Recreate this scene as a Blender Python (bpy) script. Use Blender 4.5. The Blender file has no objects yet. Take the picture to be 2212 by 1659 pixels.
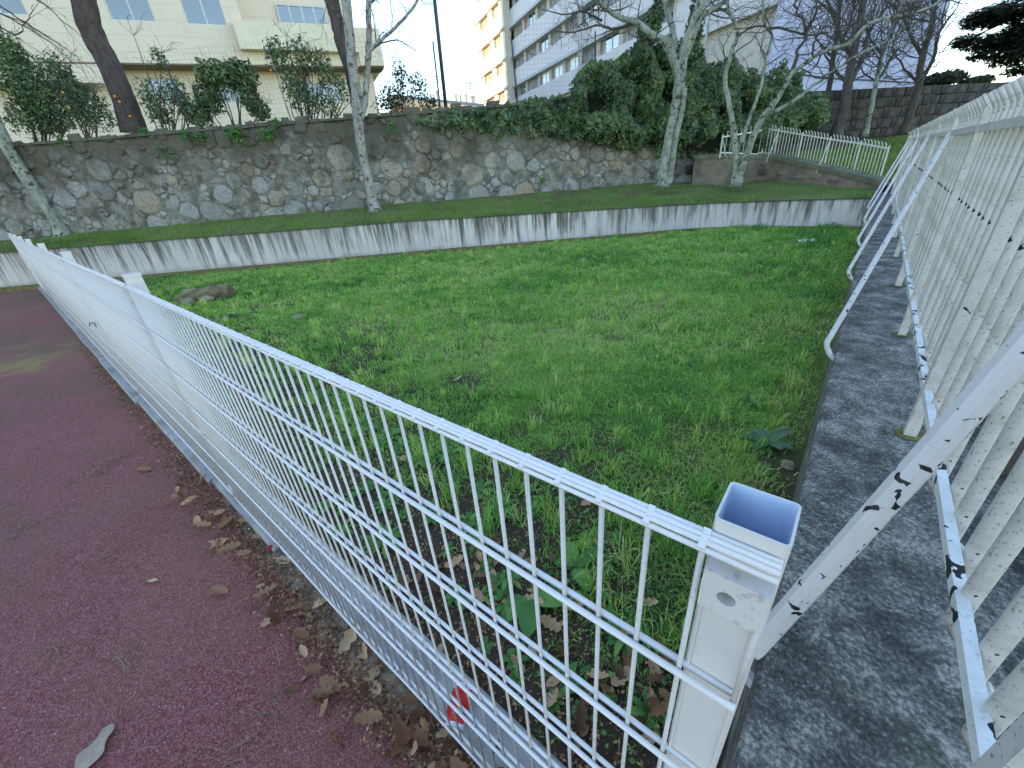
import bpy, math, random
import numpy as np
from mathutils import Vector, noise as mnoise
random.seed(7); RNG = np.random.default_rng(7)
scn = bpy.context.scene
COL = scn.collection
H = 1.63                      # eye height; everything below is laid out relative to the eye, then lifted by H
rad = math.radians

# ------------------------------------------------------------------ camera
F_PX, PITCH, ROLL, YAW = 862.8, 27.28, -5.156, 41.32
def basis():
    p, r, y = rad(PITCH), rad(ROLL), rad(YAW)
    fw = np.array([-math.sin(y)*math.cos(p), math.cos(y)*math.cos(p), -math.sin(p)])
    rt = np.array([math.cos(y), math.sin(y), 0.]); up = np.cross(rt, fw)
    return fw, math.cos(r)*rt+math.sin(r)*up, -math.sin(r)*rt+math.cos(r)*up
FW, RT, UP = basis()
cd = bpy.data.cameras.new("camera"); cam = bpy.data.objects.new("camera", cd); COL.objects.link(cam)
cd.sensor_width = 36; cd.lens = F_PX/2212*36; cd.clip_start = .02; cd.clip_end = 3000
from mathutils import Matrix
M = Matrix(((RT[0], UP[0], -FW[0], 0), (RT[1], UP[1], -FW[1], 0), (RT[2], UP[2], -FW[2], H), (0, 0, 0, 1)))
cam.matrix_world = M
scn.camera = cam
# ------------------------------------------------------------------ sky, sun, exposure
SUN_AZ, SUN_EL = 215.0, 15.0   # azimuth counted from +X towards +Y
world = bpy.data.worlds.new("World"); scn.world = world; world.use_nodes = True
wn = world.node_tree; wn.nodes.clear()
sky = wn.nodes.new("ShaderNodeTexSky"); sky.sky_type = 'NISHITA'; sky.sun_disc = False
sky.sun_elevation = rad(SUN_EL); sky.sun_rotation = rad(90-SUN_AZ)
sky.air_density = 1.0; sky.dust_density = 0; sky.ozone_density = .8
bg = wn.nodes.new("ShaderNodeBackground"); bg.inputs[1].default_value = .15
wo = wn.nodes.new("ShaderNodeOutputWorld")
wn.links.new(sky.outputs[0], bg.inputs[0]); wn.links.new(bg.outputs[0], wo.inputs[0])
sd = bpy.data.lights.new("sun", 'SUN'); sd.energy = 4.5; sd.angle = rad(.5); sd.color = (1, .84, .62)
sun = bpy.data.objects.new("sun", sd); COL.objects.link(sun)
S = Vector((math.cos(rad(SUN_AZ))*math.cos(rad(SUN_EL)), math.sin(rad(SUN_AZ))*math.cos(rad(SUN_EL)), math.sin(rad(SUN_EL))))
sun.rotation_euler = S.to_track_quat('Z', 'Y').to_euler(); sun.location = (0, 0, 40)
scn.view_settings.view_transform = 'Standard'; scn.view_settings.look = 'None'
scn.view_settings.gamma = 1; scn.view_settings.exposure = 2.02; scn.view_settings.use_curve_mapping = False

# ------------------------------------------------------------------ placing helpers (photo scale 2212 x 1659)
def ray(px, py): return FW + RT*(px-1106)/F_PX - UP*(py-829.5)/F_PX
def onY(px, py, Y): d = ray(px, py); return d*(Y/d[1])
def onX(px, py, X): d = ray(px, py); return d*(X/d[0])
def onZ(px, py, Z): d = ray(px, py); return d*(Z/d[2])
def onPlane(px, py, P, dv):
    n = np.array([-dv[1], dv[0], 0]); r = ray(px, py); return r*((np.array([P[0], P[1], 0])@n)/(r@n))
def onFace(px, py, B):        # vertical plane through B, square to the line of sight over the ground
    h = np.array([B[0], B[1], 0.]); d = ray(px, py); return d*((h@h)/(d@h))
def nz(x, y, z=0, s=1.0): return mnoise.noise(Vector((x*s, y*s, z*s)))

# ------------------------------------------------------------------ mesh helpers
class MB:
    def __init__(s): s.v = []; s.f = []; s.uv = None
    def add(s, vs, fs):
        o = len(s.v); s.v += [tuple(map(float, v)) for v in vs]; s.f += [tuple(i+o for i in f) for f in fs]
    def box(s, a, b):
        x0, y0, z0 = a; x1, y1, z1 = b
        s.add([(x0,y0,z0),(x1,y0,z0),(x1,y1,z0),(x0,y1,z0),(x0,y0,z1),(x1,y0,z1),(x1,y1,z1),(x0,y1,z1)],
              [(0,3,2,1),(4,5,6,7),(0,1,5,4),(1,2,6,5),(2,3,7,6),(3,0,4,7)])
    def bar(s, a, b, w, h, up=(0,0,1)):     # square bar from a to b
        a, b = Vector(a), Vector(b); d = (b-a).normalized(); u = Vector(up)
        if abs(d.dot(u)) > .97: u = Vector((1,0,0))
        x = d.cross(u).normalized()*w/2; y = x.normalized().cross(d).normalized()*h/2
        vs = [p+i*x+j*y for p in (a, b) for i, j in ((-1,-1),(1,-1),(1,1),(-1,1))]
        s.add(vs, [(0,1,2,3),(7,6,5,4),(0,4,5,1),(1,5,6,2),(2,6,7,3),(3,7,4,0)])
    def tube(s, pts, rs, n=6, caps=True):
        pts = [Vector(p) for p in pts]; m = len(pts)
        if not hasattr(rs, '__len__'): rs = [rs]*m
        t0 = (pts[1]-pts[0]).normalized(); ref = Vector((0,0,1)) if abs(t0.z) < .9 else Vector((1,0,0))
        u = t0.cross(ref).normalized(); vs = []
        for i, p in enumerate(pts):
            t = (pts[min(i+1, m-1)]-pts[max(i-1, 0)]).normalized()
            u = (u-t*u.dot(t)); u = u.normalized() if u.length > 1e-6 else t.orthogonal().normalized()
            w = t.cross(u)
            for k in range(n):
                a = 2*math.pi*k/n; vs.append(p+(u*math.cos(a)+w*math.sin(a))*rs[i])
        fs = [(i*n+k, i*n+(k+1)%n, (i+1)*n+(k+1)%n, (i+1)*n+k) for i in range(m-1) for k in range(n)]
        if caps: fs += [tuple(range(n-1, -1, -1)), tuple((m-1)*n+k for k in range(n))]
        s.add(vs, fs)
    def prism(s, poly, d):      # poly: 3d points, extruded by vector d
        n = len(poly); d = Vector(d); p = [Vector(q) for q in poly]
        s.add(p+[q+d for q in p], [tuple(range(n-1,-1,-1)), tuple(range(n, 2*n))]+[(i, (i+1)%n, n+(i+1)%n, n+i) for i in range(n)])
    def mesh(s, name, mat, base=(0,0,0), smooth=False):
        me = bpy.data.meshes.new(name)
        b = np.array(base, float); v = np.array(s.v, float).reshape(-1, 3)-b
        me.from_pydata(v.tolist(), [], s.f); me.materials.append(mat)
        if s.uv is not None:
            l = me.uv_layers.new(name="UVMap"); uvs = np.array(s.uv, np.float32)
            li = np.zeros(len(me.loops), np.int32); me.loops.foreach_get("vertex_index", li)
            l.data.foreach_set("uv", uvs[li].ravel())
        if smooth: me.polygons.foreach_set("use_smooth", [True]*len(me.polygons))
        me.update(); return me
def fast_mesh(name, V, Fidx, mat, attr=None, nper=3, smooth=False):     # V (n,3), Fidx (m,nper)
    me = bpy.data.meshes.new(name); m = len(Fidx)
    me.vertices.add(len(V)); me.vertices.foreach_set("co", np.asarray(V, np.float32).ravel())
    me.loops.add(m*nper); me.loops.foreach_set("vertex_index", np.asarray(Fidx, np.int32).ravel())
    me.polygons.add(m); me.polygons.foreach_set("loop_start", np.arange(0, m*nper, nper, dtype=np.int32))
    me.update(calc_edges=True)
    if attr is not None:
        a = me.attributes.new("tint", 'FLOAT', 'POINT'); a.data.foreach_set("value", np.asarray(attr, np.float32))
    me.materials.append(mat); return me
ROOTS = []
def link(name, data, parent=None, loc=(0,0,0)):
    o = bpy.data.objects.new(name, data); COL.objects.link(o); o.location = tuple(float(v) for v in loc)
    if parent is not None: o.parent = parent
    else: ROOTS.append(o)
    return o
def thing(name, label, cat, base, group=None, kind=None):
    o = link(name, None, None, base); o['label'] = label; o['category'] = cat; o.empty_display_size = .1
    if group: o['group'] = group
    if kind: o['kind'] = kind
    return o
def tag(o, label, cat, group=None, kind=None):
    if label: o['label'] = label
    if cat: o['category'] = cat
    if group: o['group'] = group
    if kind: o['kind'] = kind
    return o
def part(name, mb, mat, root, smooth=False, kind=None, at=None):   # mb in layout coords; root at world base
    wb = np.array(root.location); pr = root.parent
    while pr is not None: wb = wb+np.array(pr.location); pr = pr.parent
    if at is None: o = link(name, mb.mesh(name, mat, wb, smooth), root)
    else: o = link(name, mb.mesh(name, mat, at, smooth), root, np.array(at)-wb)
    if kind: o['kind'] = kind
    return o
def solo(name, mb, mat, label, cat, base=None, group=None, kind=None, smooth=False):
    if base is None: base = np.array(mb.v).mean(0); base[2] = np.array(mb.v)[:, 2].min()
    o = link(name, mb.mesh(name, mat, base, smooth), None, base); return tag(o, label, cat, group, kind)
def struct(name, mb, mat, smooth=False):
    o = link(name, mb.mesh(name, mat, (0,0,0), smooth)); o['kind'] = 'structure'; return o

# ------------------------------------------------------------------ materials
def new_mat(name, rough=.8, spec=.3):
    m = bpy.data.materials.new(name); m.use_nodes = True; nt = m.node_tree
    b = nt.nodes["Principled BSDF"]; b.inputs["Roughness"].default_value = rough
    b.inputs["Specular IOR Level"].default_value = spec
    return m, nt, b
def N(nt, t, **kw):
    n = nt.nodes.new(t)
    for k, v in kw.items():
        if k in n.inputs: n.inputs[k].default_value = v
        else: setattr(n, k, v)
    return n
def coords(nt, scale=(1,1,1), uv=False, gen='Object'):
    tc = N(nt, "ShaderNodeTexCoord"); mp = N(nt, "ShaderNodeMapping"); mp.inputs["Scale"].default_value = scale
    nt.links.new(tc.outputs['UV' if uv else gen], mp.inputs[0]); return mp.outputs[0]
def noise_f(nt, vec, scale, detail=4, rough=.55, dist=0):
    n = N(nt, "ShaderNodeTexNoise", Scale=scale, Detail=detail, Roughness=rough, Distortion=dist)
    nt.links.new(vec, n.inputs["Vector"]); return n.outputs[0]
def ramp(nt, fac, stops, interp='LINEAR'):
    r = N(nt, "ShaderNodeValToRGB"); r.color_ramp.interpolation = interp; e = r.color_ramp.elements
    while len(e) < len(stops): e.new(.5)
    for i, (p, c) in enumerate(stops):
        e[i].position = p; e[i].color = (c, c, c, 1) if not hasattr(c, '__len__') else (*c, 1)
    nt.links.new(fac, r.inputs[0]); return r.outputs[0]
def mix(nt, fac, a, b, mode='MIX'):
    m = N(nt, "ShaderNodeMix", data_type='RGBA', blend_type=mode)
    for i, v in ((0, fac), (6, a), (7, b)):
        if hasattr(v, 'is_linked') or isinstance(v, bpy.types.NodeSocket): nt.links.new(v, m.inputs[i])
        elif i == 0: m.inputs[0].default_value = v
        else: m.inputs[i].default_value = (*v, 1)
    return m.outputs[2]
def math_(nt, op, a, b=0.0):
    m = N(nt, "ShaderNodeMath", operation=op)
    for i, v in ((0, a), (1, b)):
        if isinstance(v, bpy.types.NodeSocket): nt.links.new(v, m.inputs[i])
        else: m.inputs[i].default_value = v
    return m.outputs[0]
def bump(nt, b, h, strength=.3, dist=.01):
    n = N(nt, "ShaderNodeBump", Strength=strength, Distance=dist); nt.links.new(h, n.inputs["Height"])
    nt.links.new(n.outputs[0], b.inputs["Normal"])
def sepz(nt, vec, i=2):
    s = N(nt, "ShaderNodeSeparateXYZ"); nt.links.new(vec, s.inputs[0]); return s.outputs[i]
def two_tone(name, c1, c2, scale=5, rough=.85, bscale=40, bstr=.3, bdist=.01, lo=.35, hi=.65, spec=.25, stretch=(1,1,1)):
    m, nt, b = new_mat(name, rough, spec); v = coords(nt, stretch); f = noise_f(nt, v, scale, 6, .6)
    nt.links.new(mix(nt, ramp(nt, f, [(lo, 0.), (hi, 1.)]), c1, c2), b.inputs[0])
    if bstr: bump(nt, b, noise_f(nt, v, bscale, 5, .6), bstr, bdist)
    return m
def paint_mat(name, base, chips=.0, dirt=.4, green=(.20,.22,.14), rough=.42, chip_scale=22):
    m, nt, b = new_mat(name, rough, .4); v = coords(nt)
    f = noise_f(nt, v, 9, 6, .65); col = mix(nt, ramp(nt, f, [(.45, 0.), (.8, dirt)]), base, green)
    f3 = noise_f(nt, v, 110, 4, .65); col = mix(nt, ramp(nt, f3, [(.585, 0.), (.66, min(1, dirt*1.3))]), col, (.09,.09,.07))
    if chips:
        f2 = noise_f(nt, v, chip_scale, 2, .5, .4); k = ramp(nt, f2, [(.74-chips, 0.), (.745-chips, 1.)])
        col = mix(nt, k, col, (.012,.014,.016))
        bump(nt, b, math_(nt, 'SUBTRACT', math_(nt, 'MULTIPLY', f3, .3), k), .5, .002)
    else: bump(nt, b, f3, .15, .001)
    nt.links.new(col, b.inputs[0]); return m
def attr_mat(name, stops, rough=.6, spec=.25, trans=.25, nscale=.6, namt=.5):
    m, nt, b = new_mat(name, rough, spec); a = N(nt, "ShaderNodeAttribute", attribute_name="tint")
    v = coords(nt); f = noise_f(nt, v, nscale, 4)
    s = math_(nt, 'ADD', a.outputs["Fac"], math_(nt, 'MULTIPLY', math_(nt, 'SUBTRACT', f, .5), namt))
    c = ramp(nt, s, stops); nt.links.new(c, b.inputs[0])
    if trans:
        t = N(nt, "ShaderNodeBsdfTranslucent"); nt.links.new(c, t.inputs[0])
        ms = N(nt, "ShaderNodeMixShader", Fac=trans); out = nt.nodes["Material Output"]
        nt.links.new(b.outputs[0], ms.inputs[1]); nt.links.new(t.outputs[0], ms.inputs[2]); nt.links.new(ms.outputs[0], out.inputs[0])
    return m

M_FENCE = paint_mat("white_coated_wire", (.66,.62,.60), 0, .16)
M_FRAIL = paint_mat("white_coated_rail", (.78,.75,.75), 0, .06)
M_POST = paint_mat("white_post", (.68,.64,.62), 0, .10)
M_SKYTINT = two_tone("sky_blue_tint", (.50,.60,.77), (.58,.67,.82), 6, .35, 40, .05)  # inside of the hollow post: blue sky light put into the colour
M_CLAMP = paint_mat("clamp_plastic", (.66,.62,.60), 0, .25, rough=.6)
M_PICKET = paint_mat("old_picket_paint", (.64,.60,.57), .02, .55, chip_scale=30)
M_BRACE = paint_mat("brace_paint", (.62,.59,.59), .085, .10, chip_scale=38)
M_RAIL = paint_mat("rail_paint", (.76,.77,.77), .13, .3, chip_scale=14)
M_DARKMETAL = two_tone("dark_pole_metal", (.03,.035,.05), (.07,.07,.09), 8, .5, 30, .1)
M_NET = new_mat("net_cord", .7)[0]; M_NET.node_tree.nodes["Principled BSDF"].inputs[0].default_value = (.10,.12,.12,1)

def mat_track():
    m, nt, b = new_mat("red_rubber_track", .8, .35); v = coords(nt)
    g = N(nt, "ShaderNodeTexVoronoi", Scale=230); nt.links.new(v, g.inputs["Vector"])
    col = ramp(nt, sepz(nt, g.outputs["Color"], 0), [(0, (.13,.032,.032)), (.5, (.28,.080,.076)), (.9, (.42,.165,.155)), (.99, (.36,.19,.19)), (1, (.55,.48,.47))])
    big = noise_f(nt, v, 1.6, 5, .6); col = mix(nt, ramp(nt, big, [(.42, 0.), (.75, .45)]), col, (.30,.16,.125))
    # moss patches
    y = sepz(nt, v, 0)
    mo = noise_f(nt, v, 2.2, 6, .65); far = ramp(nt, math_(nt, 'MULTIPLY', y, -.1), [(.22, 0.), (.42, 1.)])
    pc = N(nt, "ShaderNodeVectorMath", operation='DISTANCE'); nt.links.new(v, pc.inputs[0]); q_ = onZ(70, 770, -1.635); pc.inputs[1].default_value = (q_[0], q_[1], -1.635)
    near_ = ramp(nt, math_(nt, 'SUBTRACT', math_(nt, 'MULTIPLY', pc.outputs["Value"], .45), math_(nt, 'MULTIPLY', math_(nt, 'SUBTRACT', mo, .5), 1.3)), [(.12, .75), (.42, 0.)])
    k = math_(nt, 'MULTIPLY', ramp(nt, mo, [(.36, .25), (.56, .85)]), near_)
    mos = mix(nt, noise_f(nt, v, 60, 4), (.20,.20,.05), (.42,.36,.11)); col = mix(nt, k, col, mos)
    br = noise_f(nt, v, .9, 5, .6); col = mix(nt, math_(nt, 'MULTIPLY', ramp(nt, br, [(.38, 0.), (.6, .75)]), far), col, (.16,.10,.07))
    nt.links.new(col, b.inputs[0])
    h = math_(nt, 'ADD', g.outputs["Distance"], noise_f(nt, v, 500, 2)); bump(nt, b, h, .8, .004); return m
def mat_soil():
    m, nt, b = new_mat("soil_under_grass", .95, .1); v = coords(nt)
    f = noise_f(nt, v, 14, 7, .7); col = mix(nt, f, (.035,.024,.018), (.15,.105,.075))
    n2 = noise_f(nt, v, .8, 5, .6)
    sx, sy = sepz(nt, v, 0), sepz(nt, v, 1)
    gr = ramp(nt, math_(nt, 'MULTIPLY', math_(nt, 'ADD', math_(nt, 'MULTIPLY', sy, .25), n2), .5), [(.45, 0.), (.66, 1.)]) 
    g2 = mix(nt, noise_f(nt, v, 25, 5), (.09,.14,.035), (.22,.30,.08)); col = mix(nt, math_(nt, 'MULTIPLY', gr, .85), col, g2)
    nt.links.new(col, b.inputs[0]); bump(nt, b, noise_f(nt, v, 45, 6, .7), .9, .02); return m
def mat_retaining():
    m, nt, b = new_mat("streaked_painted_concrete", .85, .2)
    v = coords(nt, (1,1,1), uv=True)
    mp = N(nt, "ShaderNodeMapping"); mp.inputs["Scale"].default_value = (4.6, .28, 1); nt.links.new(v, mp.inputs[0])
    vv = sepz(nt, v, 1)
    st = noise_f(nt, mp.outputs[0], 1, 5, .7, .15)
    mp2 = N(nt, "ShaderNodeMapping"); mp2.inputs["Scale"].default_value = (15, .7, 1); nt.links.new(v, mp2.inputs[0])
    st2 = noise_f(nt, mp2.outputs[0], 1, 4, .6)
    top = ramp(nt, vv, [(.1, 0.), (1.0, .13)])
    s = math_(nt, 'ADD', math_(nt, 'ADD', math_(nt, 'MULTIPLY', st, .80), math_(nt, 'MULTIPLY', st2, .42)), top)
    col = ramp(nt, s, [(.60, (.66,.60,.58)), (.67, (.50,.455,.43)), (.73, (.27,.24,.21)), (.82, (.10,.09,.07))])
    wsp = ramp(nt, math_(nt, 'SUBTRACT', st2, math_(nt, 'MULTIPLY', st, .25)), [(.50, 0.), (.54, .8)])
    col = mix(nt, wsp, col, (.70,.68,.68))
    base = ramp(nt, math_(nt, 'ADD', vv, math_(nt, 'MULTIPLY', noise_f(nt, v, 2.5, 5), .35)), [(.14, 1.), (.36, 0.)])
    col = mix(nt, math_(nt, 'MULTIPLY', base, .7), col, (.20,.165,.115))
    lf = noise_f(nt, v, .35, 3); col = mix(nt, ramp(nt, lf, [(.4, 0.), (.65, .3)]), col, (.30,.28,.25))
    tl = ramp(nt, vv, [(.93, 0.), (.985, .85)]); col = mix(nt, tl, col, (.06,.065,.035))
    nt.links.new(col, b.inputs[0]); bump(nt, b, noise_f(nt, v, 30, 6), .35, .01); return m
def mat_coping():
    m, nt, b = new_mat("lichen_dark_concrete", .9, .2); v = coords(nt)
    f = noise_f(nt, v, 7.5, 8, .72, .2); f2 = noise_f(nt, v, 95, 6, .8)
    s = math_(nt, 'ADD', math_(nt, 'MULTIPLY', f, .45), math_(nt, 'MULTIPLY', f2, .55))
    col = ramp(nt, s, [(.40, (.048,.045,.043)), (.47, (.10,.094,.09)), (.52, (.19,.18,.168)), (.59, (.46,.43,.38))])
    mo = noise_f(nt, v, 3.1, 5, .6); col = mix(nt, ramp(nt, mo, [(.58, 0.), (.72, .35)]), col, (.13,.135,.06))
    sp = N(nt, "ShaderNodeTexVoronoi", Scale=48); nt.links.new(v, sp.inputs["Vector"])
    col = mix(nt, ramp(nt, sp.outputs["Distance"], [(.04, .9), (.20, 0.)]), col, mix(nt, f2, (.05,.05,.05), (.62,.58,.52)))
    nt.links.new(col, b.inputs[0]); bump(nt, b, math_(nt, 'ADD', f2, noise_f(nt, v, 180, 4, .7)), .7, .006); return m
def mat_stone(name, base_shift=0.0, mortar=False):
    m, nt, b = new_mat(name, .92, .15); v = coords(nt)
    f = noise_f(nt, v, 2.3, 5, .55); f2 = noise_f(nt, v, 16, 7, .7)
    oi = N(nt, "ShaderNodeObjectInfo")
    if mortar: c = mix(nt, ramp(nt, noise_f(nt, v, 3.3, 6, .65), [(.38, 0.), (.62, 1.)]), (.13,.12,.095), (.36,.345,.31))
    else:
        a = N(nt, "ShaderNodeAttribute", attribute_name="tint")
        r = math_(nt, 'FRACT', math_(nt, 'ADD', oi.outputs["Random"], a.outputs["Fac"]))
        c = ramp(nt, r, [(0, (.20,.19,.17)), (.2, (.33,.32,.295)), (.5, (.44,.43,.40)), (.7, (.36,.36,.355)), (.9, (.40,.33,.24)), (1, (.52,.50,.47))])
    c = mix(nt, ramp(nt, f2, [(.35, .55), (.62, 0.)]), c, (.07,.068,.055))
    wz = N(nt, "ShaderNodeNewGeometry"); z = sepz(nt, wz.outputs["Position"], 2)
    pos = wz.outputs["Position"]; g = noise_f(nt, pos, .75, 6, .65)
    k = ramp(nt, math_(nt, 'ADD', math_(nt, 'MULTIPLY', z, .14), math_(nt, 'MULTIPLY', g, .85)), [(.70, 0.), (.86, .88)])
    # black weathering crust of the wall's upper half (stays with the wall)
    c = mix(nt, k, c, mix(nt, f2, (.045,.043,.032), (.17,.16,.115)))
    bl = noise_f(nt, pos, 1.7, 5, .6); c = mix(nt, ramp(nt, bl, [(.54, 0.), (.66, .65)]), c, (.065,.062,.048))
    nt.links.new(c, b.inputs[0]); bump(nt, b, noise_f(nt, pos, 22, 7, .7), .9, .03); return m
def mat_bark(name, c1, c2, spots=True):
    m, nt, b = new_mat(name, .9, .15); v = coords(nt); vs = coords(nt, (1,1,.35))
    f = noise_f(nt, vs, 9, 7, .7); c = mix(nt, ramp(nt, f, [(.35, 0.), (.65, 1.)]), c1, c2)
    if spots:
        s = noise_f(nt, v, 14, 3, .5); c = mix(nt, ramp(nt, s, [(.60, 0.), (.64, .8)]), c, (.36,.38,.33))
        s2 = noise_f(nt, v, 9, 4, .6, .5); c = mix(nt, ramp(nt, s2, [(.56, 0.), (.61, .8)]), c, (.025,.022,.02))
    nt.links.new(c, b.inputs[0]); bump(nt, b, f, .8, .03); return m
M_TRACK, M_SOIL, M_RET, M_COP = mat_track(), mat_soil(), mat_retaining(), mat_coping()
M_STONE, M_MORTAR = mat_stone("granite_rubble"), mat_stone("lime_mortar", mortar=True)
M_KERB = two_tone("kerb_concrete", (.27,.25,.23), (.42,.40,.38), 7, .85, 60, .4, .006)
M_MOSS = two_tone("moss_on_concrete", (.10,.085,.03), (.24,.20,.06), 6, .95, 30, .6, .02)
M_FARWALL = two_tone("low_wall_render", (.14,.115,.085), (.26,.22,.17), 2.5, .9, 14, .5, .03)
M_FARCOP = two_tone("mossy_coping", (.10,.11,.065), (.19,.185,.14), 4, .9, 30, .4, .01)
M_BARK_LIGHT = mat_bark("pale_bark", (.19,.175,.16), (.42,.40,.37))
M_BARK_GREEN = mat_bark("lichen_bark", (.15,.15,.13), (.36,.40,.32))
M_BARK_DARK = mat_bark("dark_bark", (.05,.038,.035), (.12,.095,.09), False)
M_TWIG = mat_bark("twig_bark", (.06,.05,.045), (.13,.115,.10), False)
G1 = [(0, (.08,.22,.06)), (.3, (.20,.45,.09)), (.6, (.42,.66,.13)), (.85, (.62,.74,.22)), (1, (.76,.66,.38))]
M_GRASS = attr_mat("grass_blades", G1, .55, .25, .42, .9, .35)
M_GRASS2 = attr_mat("short_grass", [(0, (.10,.15,.035)), (.4, (.17,.29,.055)), (.8, (.28,.38,.09)), (1, (.34,.30,.16))], .6, .2, .3, .8, .8)
M_WEED = attr_mat("weed_leaves", [(0, (.05,.14,.035)), (.5, (.12,.29,.07)), (1, (.26,.46,.11))], .5, .3, .3, 3, .2)
M_THISTLE = attr_mat("thistle_leaves", [(0, (.05,.12,.07)), (1, (.14,.24,.15))], .55, .3, .2, 3, .2)
M_IVY = attr_mat("ivy_leaves", [(0, (.03,.055,.025)), (.5, (.085,.15,.058)), (.85, (.16,.235,.09)), (1, (.26,.30,.13))], .45, .4, .12, 1.2, .5)
M_LAUREL = attr_mat("laurel_leaves", [(0, (.03,.06,.025)), (.5, (.085,.15,.05)), (1, (.24,.32,.10))], .4, .5, .2, 1.0, .3)
M_CONIFER = attr_mat("evergreen_leaves", [(0, (.012,.02,.012)), (1, (.05,.07,.035))], .5, .3, .15, 1, .3)
M_DEAD = attr_mat("dead_leaves", [(0, (.085,.042,.024)), (.35, (.27,.14,.075)), (.7, (.56,.34,.19)), (1, (.75,.54,.34))], .7, .2, .2, 9, .5)
M_NEEDLE = attr_mat("dry_needles", [(0, (.10,.06,.04)), (1, (.38,.27,.19))], .7, .2, 0, 9, .3)

# ------------------------------------------------------------------ GROUND
WA, WD = np.array([-11.1, 8.6]), np.array([.7117, .7025])       # line of the rubble wall
def wall_pt(u, off=0.0): p = WA+WD*u; n = np.array([WD[1], -WD[0]]); return p+n*off   # off > 0: towards the eye
RET = [(-30., -10.2, -.62), (-18.25, -.45, -.68), (-9.39, 7.0, -.80), (-3.4, 11.75, -.98), (-2.2, 12.1, -1.0), (.052, 12.1, -1.0)]
ZL = -1.63
def lawn_z(x, y): return ZL + .018*nz(x, y, 0, 1.3)+.012*nz(x, y, 3, 4)

mb = MB(); R_ = 1500.
mb.add([(-R_,-R_,-2.6),(R_,-R_,-2.6),(R_,R_,-2.6),(-R_,R_,-2.6)], [(0,1,2,3)]); struct("ground", mb, M_SOIL)
mb = MB(); mb.add([(-60,-30,-1.635),(.3,-30,-1.635),(.3,.25,-1.635),(-60,.25,-1.635)], [(0,1,2,3)]); struct("running_track", mb, M_TRACK)
mb = MB(); nx, ny = 110, 80                                        # lawn soil
xs = np.linspace(-26, .2, nx); ys = np.linspace(.30, 12.4, ny)
for j in range(ny):
    for i in range(nx): mb.v.append((xs[i], ys[j], lawn_z(xs[i], ys[j])))
mb.f = [(j*nx+i, j*nx+i+1, (j+1)*nx+i+1, (j+1)*nx+i) for j in range(ny-1) for i in range(nx-1)]
struct("lawn", mb, M_SOIL, True)
M_DIRT = two_tone("crumbly_dirt", (.11,.075,.05), (.36,.26,.18), 18, .95, 60, .9, .015)
mb = MB(); nn = 90
for i in range(nn+1):
    x = .04-3.6*i/nn; wd = float(np.interp(-x, [0, 1.5, 3.6], [.17, .11, .02]))*(1+.35*nz(x*6, 1))
    for j in range(6): y = .33-(wd+.03)*j/5; mb.v.append((x, y, -1.628+.006*(1-j/5)+(.004*nz(x*30, y*30) if 0 < j < 5 else 0)-(.008 if j == 5 else 0)))
mb.f = [(i*6+j, i*6+j+1, (i+1)*6+j+1, (i+1)*6+j) for i in range(nn) for j in range(5)]
struct("dirt_strip", mb, M_DIRT, True)

def retline(t):   # t in 0..1 along RET by length
    P = np.array(RET); L = np.r_[0, np.cumsum(np.linalg.norm(np.diff(P[:, :2], axis=0), axis=1))]
    s = t*L[-1]; return np.array([np.interp(s, L, P[:, k]) for k in range(3)]), s
BACK = [(-31., -11.05, -.40), (-18.5, 1.3, -.44), (-11.1, 8.6, -.45), (-5.7, 13.93, -.52), (-2.9, 15.5, -.66), (.1, 14.2, -.95)]
def backline(t):
    P = np.array(BACK); tt = [0, .28+.0, .60, .83, .93, 1.]; tt[1] = .33
    return np.array([np.interp(t, tt, P[:, k]) for k in range(3)])
mb = MB(); n1, n2 = 160, 14
def terr(t, w):
    a, _ = retline(t); b = backline(t); p = a*(1-w)+b*w; return (p[0], p[1], p[2]+.03*nz(p[0], p[1], 5, 1.6)*(0 if w < .05 else 1))
for i in range(n1+1):
    for j in range(n2+1): mb.v.append(terr(i/n1, j/n2))
mb.f = [(i*(n2+1)+j, (i+1)*(n2+1)+j, (i+1)*(n2+1)+j+1, i*(n2+1)+j+1) for i in range(n1) for j in range(n2)]
M_TERR = two_tone("terrace_turf", (.15,.105,.07), (.13,.20,.05), 1.6, .95, 30, .8, .02, .38, .56); struct("terrace", mb, M_TERR, True)
# bank between the low far wall and the dark wall, grass side strip behind the picket fence
mb = MB()
mb.add([(-6.5,14.0,-.6),(-2.9,15.62,-.10),(-.2,14.36,-.66),(.6,14.1,-.85),(-4.2,17.6,.0),(-1.,21.,.10),(2.6,26,.12),(12,40,.2)], [(0,1,4),(1,5,4),(1,2,5),(2,3,6,5),(3,7,6)])
mb.add([(.55,-6,-1.12),(40,-6,-1.3),(40,40,.2),(12,40,.2),(.6,14.1,-.85)], [(0,1,2,3,4)])
struct("grass_bank", mb, M_SOIL)
mb = MB()      # raised ground behind the walls, out to the horizon
w0 = wall_pt(-40, -.4); w1 = wall_pt(7.9, -.4)
mb.add([(w0[0],w0[1],1.35),(w1[0],w1[1],1.35),(-5,17.4,1.35),(3.1,26.3,1.3),(13,42,1.3),(400,900,1.3),(-900,900,1.3),(-1200,w0[1],1.35)], [(0,1,2,3,4,5,6,7)])
struct("upper_ground", mb, M_SOIL)

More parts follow.
